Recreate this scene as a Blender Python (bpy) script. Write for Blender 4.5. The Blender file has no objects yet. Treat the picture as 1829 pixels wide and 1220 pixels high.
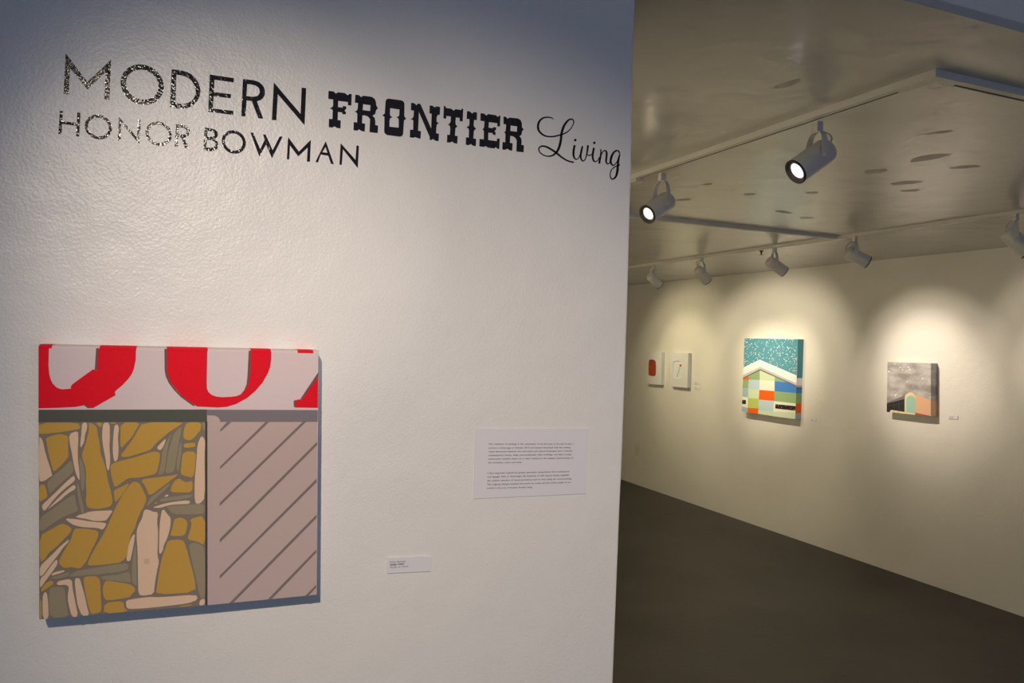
import bpy, bmesh, math, random
from mathutils import Vector, Matrix
from mathutils.geometry import tessellate_polygon
SC = bpy.context.scene
COL = SC.collection
random.seed(4)

# ------------------------------------------------------------------ camera
cam_data = bpy.data.cameras.new('camera')
cam = bpy.data.objects.new('camera', cam_data); COL.objects.link(cam)
cam_data.sensor_fit = 'HORIZONTAL'; cam_data.sensor_width = 36.0
cam_data.lens = 1402.4 / 1829.0 * 36.0
cam_data.clip_start = 0.02; cam_data.clip_end = 60
YAW, PITCH, ROLL = 0.3958276, -0.00047856, 0.033433
fwd = Vector((math.sin(YAW)*math.cos(PITCH), math.cos(YAW)*math.cos(PITCH), math.sin(PITCH)))
rgt = Vector((math.cos(YAW), -math.sin(YAW), 0)); upv = rgt.cross(fwd)
r2 = rgt*math.cos(ROLL) + upv*math.sin(ROLL); u2 = -rgt*math.sin(ROLL) + upv*math.cos(ROLL)
m = Matrix((r2, u2, -fwd)).transposed().to_4x4(); m.translation = Vector((0, 0, 1.7))
cam.matrix_world = m
SC.camera = cam
SC.view_settings.view_transform = 'Standard'; SC.view_settings.look = 'None'
SC.view_settings.exposure = 0.0; SC.view_settings.gamma = 1.0
SC.view_settings.use_curve_mapping = False

# ------------------------------------------------------------------ world and daylight
w = bpy.data.worlds.new('world'); SC.world = w; w.use_nodes = True
w.node_tree.nodes['Background'].inputs[0].default_value = (0.45, 0.62, 1.0, 1)
w.node_tree.nodes['Background'].inputs[1].default_value = 0.15
def area(name, loc, target, sx, sy, power, color):
    l = bpy.data.lights.new(name, 'AREA'); l.shape = 'RECTANGLE'; l.size = sx; l.size_y = sy
    l.energy = power; l.color = color
    o = bpy.data.objects.new(name, l); COL.objects.link(o); o.location = loc
    o.rotation_euler = (Vector(target)-Vector(loc)).to_track_quat('-Z', 'Y').to_euler()
    return o
DAY_POWER = 38
area('daylight_window', (1.1, -4.86, 1.75), (1.1, 0, 1.7), 4.0, 1.5, DAY_POWER, (0.56, 0.68, 1.0))
def spot(name, loc, direction, power, color, half, blend, radius):
    l = bpy.data.lights.new(name, 'SPOT'); l.energy = power; l.color = color
    l.spot_size = 2*math.radians(half); l.spot_blend = blend; l.shadow_soft_size = radius
    o = bpy.data.objects.new(name, l); COL.objects.link(o); o.location = loc
    o.rotation_euler = Vector(direction).to_track_quat('-Z', 'Y').to_euler()
    return o

# ------------------------------------------------------------------ traced shapes, in 0.1 mm on their own surface
LETTERS={'MODERN':[[[(-1605,20721),(-1334,20373),(-1052,20724),(-1057,20172),(-1119,20167),(-1114,20545),(-1331,20270),(-1549,20529),(-1552,20170),(-1612,20165)]],[[(-372,20446),(-374,20414),(-379,20383),(-388,20352),(-400,20322),(-415,20294),(-434,20268),(-455,20244),(-478,20223),(-503,20204),(-531,20189),(-560,20177),(-590,20168),(-620,20162),(-651,20160),(-682,20162),(-712,20167),(-742,20176),(-770,20188),(-797,20203),(-822,20221),(-845,20242),(-865,20265),(-882,20290),(-897,20318),(-909,20347),(-917,20377),(-922,20407),(-924,20439),(-922,20470),(-917,20501),(-908,20531),(-897,20560),(-882,20588),(-864,20614),(-844,20638),(-821,20659),(-796,20678),(-769,20693),(-741,20706),(-711,20716),(-681,20721),(-650,20724),(-619,20723),(-589,20718),(-559,20710),(-530,20699),(-503,20684),(-477,20666),(-454,20645),(-433,20622),(-415,20596),(-400,20569),(-388,20540),(-379,20509),(-374,20478)],[(-441,20445),(-442,20421),(-446,20398),(-453,20375),(-462,20353),(-473,20332),(-487,20312),(-503,20294),(-520,20278),(-540,20264),(-560,20253),(-582,20244),(-605,20237),(-628,20233),(-651,20231),(-674,20233),(-697,20236),(-720,20243),(-741,20252),(-761,20263),(-780,20276),(-797,20292),(-813,20309),(-826,20328),(-837,20349),(-846,20370),(-852,20393),(-856,20416),(-857,20439),(-856,20463),(-852,20486),(-846,20509),(-837,20531),(-826,20551),(-812,20571),(-797,20589),(-780,20605),(-761,20619),(-740,20630),(-719,20640),(-697,20647),(-674,20651),(-650,20653),(-627,20652),(-604,20649),(-581,20643),(-560,20634),(-539,20623),(-520,20610),(-502,20594),(-487,20577),(-473,20557),(-462,20537),(-453,20515),(-446,20492),(-442,20469)]],[[(-278,20718),(-202,20723),(-136,20721),(-70,20712),(-18,20689),(35,20650),(77,20593),(102,20533),(113,20471),(106,20406),(84,20339),(46,20278),(-4,20231),(-61,20198),(-119,20180),(-192,20175),(-285,20182)],[(-214,20654),(-156,20657),(-105,20651),(-53,20631),(-8,20596),(28,20545),(47,20485),(49,20429),(36,20372),(8,20323),(-35,20282),(-85,20257),(-143,20245),(-215,20247)]],[[(231,20726),(561,20727),(559,20666),(296,20665),(294,20481),(528,20486),(527,20428),(293,20425),(285,20240),(569,20246),(568,20189),(226,20186)]],[[(688,20734),(815,20739),(873,20735),(923,20720),(964,20689),(990,20649),(1002,20602),(1001,20549),(980,20500),(946,20464),(893,20438),(990,20192),(921,20191),(821,20431),(748,20430),(739,20191),(682,20187)],[(749,20672),(817,20675),(867,20668),(904,20648),(926,20617),(931,20576),(916,20536),(887,20509),(830,20493),(742,20491)]],[[(1126,20752),(1530,20338),(1533,20737),(1599,20741),(1593,20178),(1188,20589),(1179,20195),(1116,20193)]]],'HONOR':[[[(-1651,19930),(-1615,19930),(-1619,19796),(-1444,19790),(-1442,19936),(-1404,19935),(-1411,19610),(-1448,19611),(-1444,19751),(-1620,19757),(-1623,19615),(-1659,19614)]],[[(-1011,19771),(-1012,19752),(-1016,19734),(-1021,19715),(-1028,19698),(-1038,19681),(-1049,19666),(-1061,19652),(-1075,19639),(-1091,19629),(-1108,19620),(-1125,19613),(-1143,19608),(-1162,19605),(-1181,19604),(-1200,19605),(-1218,19609),(-1236,19614),(-1253,19622),(-1270,19631),(-1285,19643),(-1299,19655),(-1311,19670),(-1322,19685),(-1331,19702),(-1338,19719),(-1343,19737),(-1347,19756),(-1348,19775),(-1346,19794),(-1343,19812),(-1338,19830),(-1331,19848),(-1322,19864),(-1311,19880),(-1299,19894),(-1285,19906),(-1269,19917),(-1253,19926),(-1236,19933),(-1218,19938),(-1199,19941),(-1180,19942),(-1161,19941),(-1143,19938),(-1125,19933),(-1107,19925),(-1090,19916),(-1075,19905),(-1061,19892),(-1048,19878),(-1037,19862),(-1028,19845),(-1021,19828),(-1016,19809),(-1012,19791)],[(-1051,19772),(-1052,19758),(-1054,19744),(-1058,19730),(-1064,19717),(-1071,19704),(-1079,19693),(-1089,19682),(-1100,19673),(-1112,19665),(-1125,19658),(-1138,19653),(-1152,19649),(-1166,19647),(-1181,19646),(-1195,19647),(-1209,19650),(-1223,19654),(-1236,19659),(-1249,19667),(-1261,19675),(-1271,19685),(-1281,19695),(-1289,19707),(-1296,19719),(-1302,19733),(-1305,19746),(-1308,19760),(-1309,19775),(-1308,19789),(-1305,19803),(-1301,19816),(-1296,19829),(-1289,19842),(-1281,19853),(-1271,19864),(-1260,19873),(-1249,19881),(-1236,19888),(-1223,19893),(-1209,19897),(-1195,19900),(-1180,19900),(-1166,19899),(-1152,19897),(-1138,19893),(-1124,19887),(-1112,19880),(-1100,19872),(-1089,19862),(-1079,19852),(-1071,19840),(-1064,19827),(-1058,19814),(-1054,19800),(-1052,19786)]],[[(-931,19947),(-694,19695),(-692,19944),(-652,19941),(-663,19606),(-900,19865),(-898,19619),(-936,19614)]],[[(-247,19780),(-248,19760),(-251,19741),(-256,19722),(-264,19704),(-273,19687),(-285,19671),(-298,19657),(-312,19644),(-328,19633),(-345,19623),(-363,19616),(-381,19611),(-400,19608),(-420,19607),(-439,19609),(-458,19612),(-476,19618),(-494,19626),(-511,19635),(-526,19647),(-540,19660),(-553,19675),(-564,19691),(-573,19708),(-580,19726),(-586,19744),(-589,19763),(-590,19783),(-589,19802),(-586,19821),(-580,19840),(-573,19858),(-564,19875),(-553,19890),(-540,19905),(-526,19918),(-510,19929),(-493,19938),(-476,19946),(-457,19951),(-438,19954),(-419,19955),(-400,19954),(-381,19951),(-362,19945),(-344,19938),(-327,19928),(-312,19917),(-297,19903),(-284,19889),(-273,19873),(-264,19856),(-256,19837),(-251,19818),(-248,19799)],[(-289,19780),(-289,19765),(-292,19751),(-296,19737),(-302,19723),(-309,19710),(-317,19698),(-327,19688),(-338,19678),(-350,19670),(-363,19663),(-376,19657),(-390,19653),(-405,19651),(-419,19651),(-434,19652),(-448,19654),(-462,19658),(-476,19664),(-489,19672),(-500,19680),(-511,19690),(-521,19701),(-529,19713),(-536,19726),(-542,19739),(-546,19753),(-548,19768),(-549,19782),(-548,19797),(-546,19811),(-542,19825),(-536,19839),(-529,19852),(-521,19863),(-511,19874),(-500,19884),(-488,19892),(-475,19899),(-462,19905),(-448,19909),(-434,19911),(-419,19912),(-404,19911),(-390,19908),(-376,19904),(-363,19899),(-350,19891),(-338,19883),(-327,19873),(-317,19862),(-309,19850),(-301,19837),(-296,19823),(-292,19809),(-289,19795)]],[[(-200,19949),(-120,19948),(-68,19942),(-34,19921),(-11,19880),(-12,19835),(-34,19797),(-73,19773),(-25,19624),(-70,19626),(-121,19765),(-161,19765),(-164,19625),(-204,19625)],[(-161,19907),(-111,19909),(-74,19902),(-53,19877),(-54,19846),(-72,19819),(-108,19808),(-162,19809)]]],'BOWMAN':[[[(186,19950),(265,19949),(325,19938),(361,19909),(367,19863),(354,19829),(322,19801),(365,19769),(380,19720),(364,19665),(327,19631),(275,19618),(178,19621)],[(226,19908),(281,19906),(319,19889),(325,19857),(298,19832),(224,19823)],[(222,19780),(285,19780),(328,19761),(340,19718),(315,19678),(274,19665),(218,19666)]],[[(757,19791),(756,19772),(753,19753),(748,19734),(740,19717),(731,19700),(720,19685),(707,19671),(693,19658),(678,19647),(662,19638),(644,19631),(626,19626),(608,19624),(589,19623),(570,19624),(552,19628),(534,19633),(517,19641),(500,19650),(485,19661),(471,19674),(459,19688),(448,19704),(439,19720),(432,19738),(427,19756),(424,19775),(423,19794),(424,19812),(427,19831),(432,19849),(440,19867),(449,19883),(459,19898),(472,19912),(486,19925),(501,19936),(517,19945),(534,19952),(552,19957),(571,19961),(589,19962),(608,19960),(627,19957),(645,19952),(662,19944),(678,19935),(694,19924),(708,19911),(720,19897),(731,19881),(740,19865),(748,19847),(753,19829),(756,19810)],[(715,19791),(714,19777),(711,19763),(707,19749),(702,19736),(695,19723),(687,19712),(678,19701),(667,19692),(656,19684),(643,19677),(630,19672),(617,19668),(603,19666),(589,19665),(575,19666),(561,19669),(548,19673),(535,19678),(523,19685),(511,19694),(501,19703),(492,19714),(484,19726),(477,19738),(472,19751),(468,19765),(465,19779),(465,19793),(466,19807),(468,19821),(472,19835),(477,19848),(484,19860),(492,19872),(501,19882),(512,19892),(523,19900),(535,19907),(548,19912),(562,19916),(575,19918),(589,19919),(603,19918),(617,19916),(631,19912),(644,19906),(656,19899),(667,19891),(678,19881),(687,19871),(695,19859),(702,19846),(708,19833),(711,19819),(714,19805)]],[[(817,19962),(856,19963),(962,19733),(1023,19880),(995,19960),(1034,19959),(1141,19738),(1236,19959),(1277,19960),(1135,19620),(1043,19816),(954,19621)]],[[(1359,19963),(1523,19765),(1694,19967),(1691,19633),(1647,19633),(1652,19847),(1516,19695),(1388,19845),(1385,19631),(1351,19631)]],[[(1918,19974),(2052,19637),(2009,19640),(1964,19759),(1849,19764),(1812,19639),(1774,19639)],[(1918,19889),(1950,19799),(1870,19800)]],[[(2146,19972),(2384,19743),(2392,19969),(2429,19967),(2423,19621),(2184,19886),(2173,19642),(2139,19643)]]],'FRONTIER':[[[(1935,20751),(2011,20754),(2047,20726),(2082,20752),(2185,20755),(2230,20727),(2256,20753),(2290,20754),(2290,20580),(2238,20578),(2239,20627),(2086,20623),(2087,20524),(2160,20525),(2162,20551),(2212,20552),(2212,20518),(2187,20483),(2212,20461),(2209,20430),(2158,20428),(2156,20453),(2088,20451),(2088,20324),(2135,20323),(2135,20203),(2081,20203),(2043,20222),(2008,20198),(1957,20199),(1956,20324),(2009,20326),(2009,20465),(1992,20482),(1961,20489),(1992,20503),(2012,20532),(2011,20631),(1936,20631)]],[[(2347,20755),(2404,20757),(2437,20730),(2473,20758),(2606,20760),(2651,20736),(2672,20696),(2681,20639),(2707,20592),(2681,20567),(2669,20503),(2626,20466),(2661,20439),(2673,20397),(2676,20325),(2720,20325),(2718,20208),(2588,20205),(2591,20410),(2559,20444),(2515,20457),(2467,20452),(2466,20326),(2515,20325),(2512,20204),(2466,20206),(2424,20227),(2392,20201),(2338,20203),(2338,20327),(2390,20327),(2389,20463),(2373,20483),(2348,20492),(2374,20509),(2392,20540),(2394,20634),(2346,20633)],[(2472,20628),(2590,20629),(2587,20534),(2469,20532)]],[[(2870,20772),(3079,20776),(3111,20766),(3132,20733),(3137,20530),(3168,20494),(3134,20466),(3127,20250),(3113,20216),(3083,20199),(2870,20197),(2835,20216),(2822,20244),(2819,20476),(2786,20498),(2821,20529),(2828,20724),(2841,20755)],[(2903,20629),(3056,20629),(3055,20538),(3043,20515),(3010,20499),(3039,20487),(3050,20460),(3052,20335),(2902,20332),(2901,20439),(2912,20469),(2944,20491),(2914,20504),(2903,20527)]],[[(3416,20210),(3370,20214),(3329,20225),(3294,20209),(3239,20209),(3239,20331),(3290,20334),(3288,20483),(3269,20498),(3239,20501),(3273,20515),(3290,20552),(3292,20644),(3244,20644),(3242,20761),(3295,20761),(3332,20733),(3346,20759),(3371,20768),(3397,20760),(3589,20393),(3589,20637),(3551,20639),(3552,20764),(3598,20765),(3634,20743),(3666,20766),(3726,20764),(3725,20639),(3692,20634),(3672,20592),(3674,20519),(3711,20498),(3681,20478),(3673,20414),(3673,20331),(3721,20329),(3718,20209),(3663,20210),(3625,20233),(3598,20212),(3568,20213),(3570,20255),(3374,20638),(3371,20332),(3419,20328),(3415,20208)]],[[(3790,20792),(3815,20792),(3824,20762),(3918,20763),(3958,20737),(3990,20768),(4090,20767),(4098,20792),(4122,20793),(4119,20586),(4068,20586),(4068,20637),(4000,20636),(3995,20563),(4001,20517),(4030,20492),(3998,20458),(3994,20334),(4041,20332),(4039,20209),(3982,20212),(3951,20235),(3915,20211),(3862,20209),(3864,20333),(3908,20335),(3912,20447),(3900,20487),(3867,20500),(3899,20519),(3914,20557),(3915,20639),(3834,20636),(3836,20592),(3789,20590)]],[[(4191,20765),(4241,20765),(4279,20737),(4314,20767),(4365,20767),(4364,20642),(4317,20640),(4313,20565),(4317,20528),(4356,20498),(4320,20459),(4315,20329),(4364,20329),(4363,20209),(4312,20212),(4275,20234),(4238,20212),(4188,20212),(4187,20333),(4235,20333),(4236,20448),(4229,20479),(4191,20503),(4231,20522),(4239,20571),(4238,20640),(4189,20638)]],[[(4428,20764),(4491,20766),(4528,20739),(4565,20768),(4703,20769),(4735,20742),(4761,20769),(4782,20770),(4779,20591),(4733,20590),(4731,20642),(4579,20639),(4576,20545),(4648,20544),(4664,20565),(4711,20566),(4712,20531),(4684,20498),(4708,20474),(4706,20440),(4660,20441),(4651,20466),(4576,20464),(4577,20338),(4734,20339),(4738,20384),(4784,20384),(4781,20214),(4740,20220),(4720,20241),(4694,20214),(4579,20213),(4541,20234),(4505,20214),(4425,20214),(4426,20337),(4500,20337),(4499,20462),(4493,20488),(4466,20504),(4494,20520),(4501,20559),(4501,20642),(4430,20642)]],[[(4840,20767),(4878,20767),(4914,20740),(4948,20764),(5101,20771),(5149,20751),(5175,20705),(5182,20630),(5214,20601),(5185,20570),(5176,20509),(5141,20475),(5172,20443),(5182,20401),(5182,20333),(5227,20333),(5226,20215),(5094,20213),(5094,20400),(5066,20440),(5030,20459),(4971,20462),(4969,20341),(5020,20339),(5017,20216),(4968,20218),(4926,20241),(4892,20215),(4837,20216),(4838,20337),(4887,20338),(4886,20471),(4878,20497),(4856,20507),(4884,20524),(4890,20579),(4891,20644),(4844,20643)],[(4970,20636),(5094,20637),(5092,20543),(4971,20542)]]]}
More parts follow.
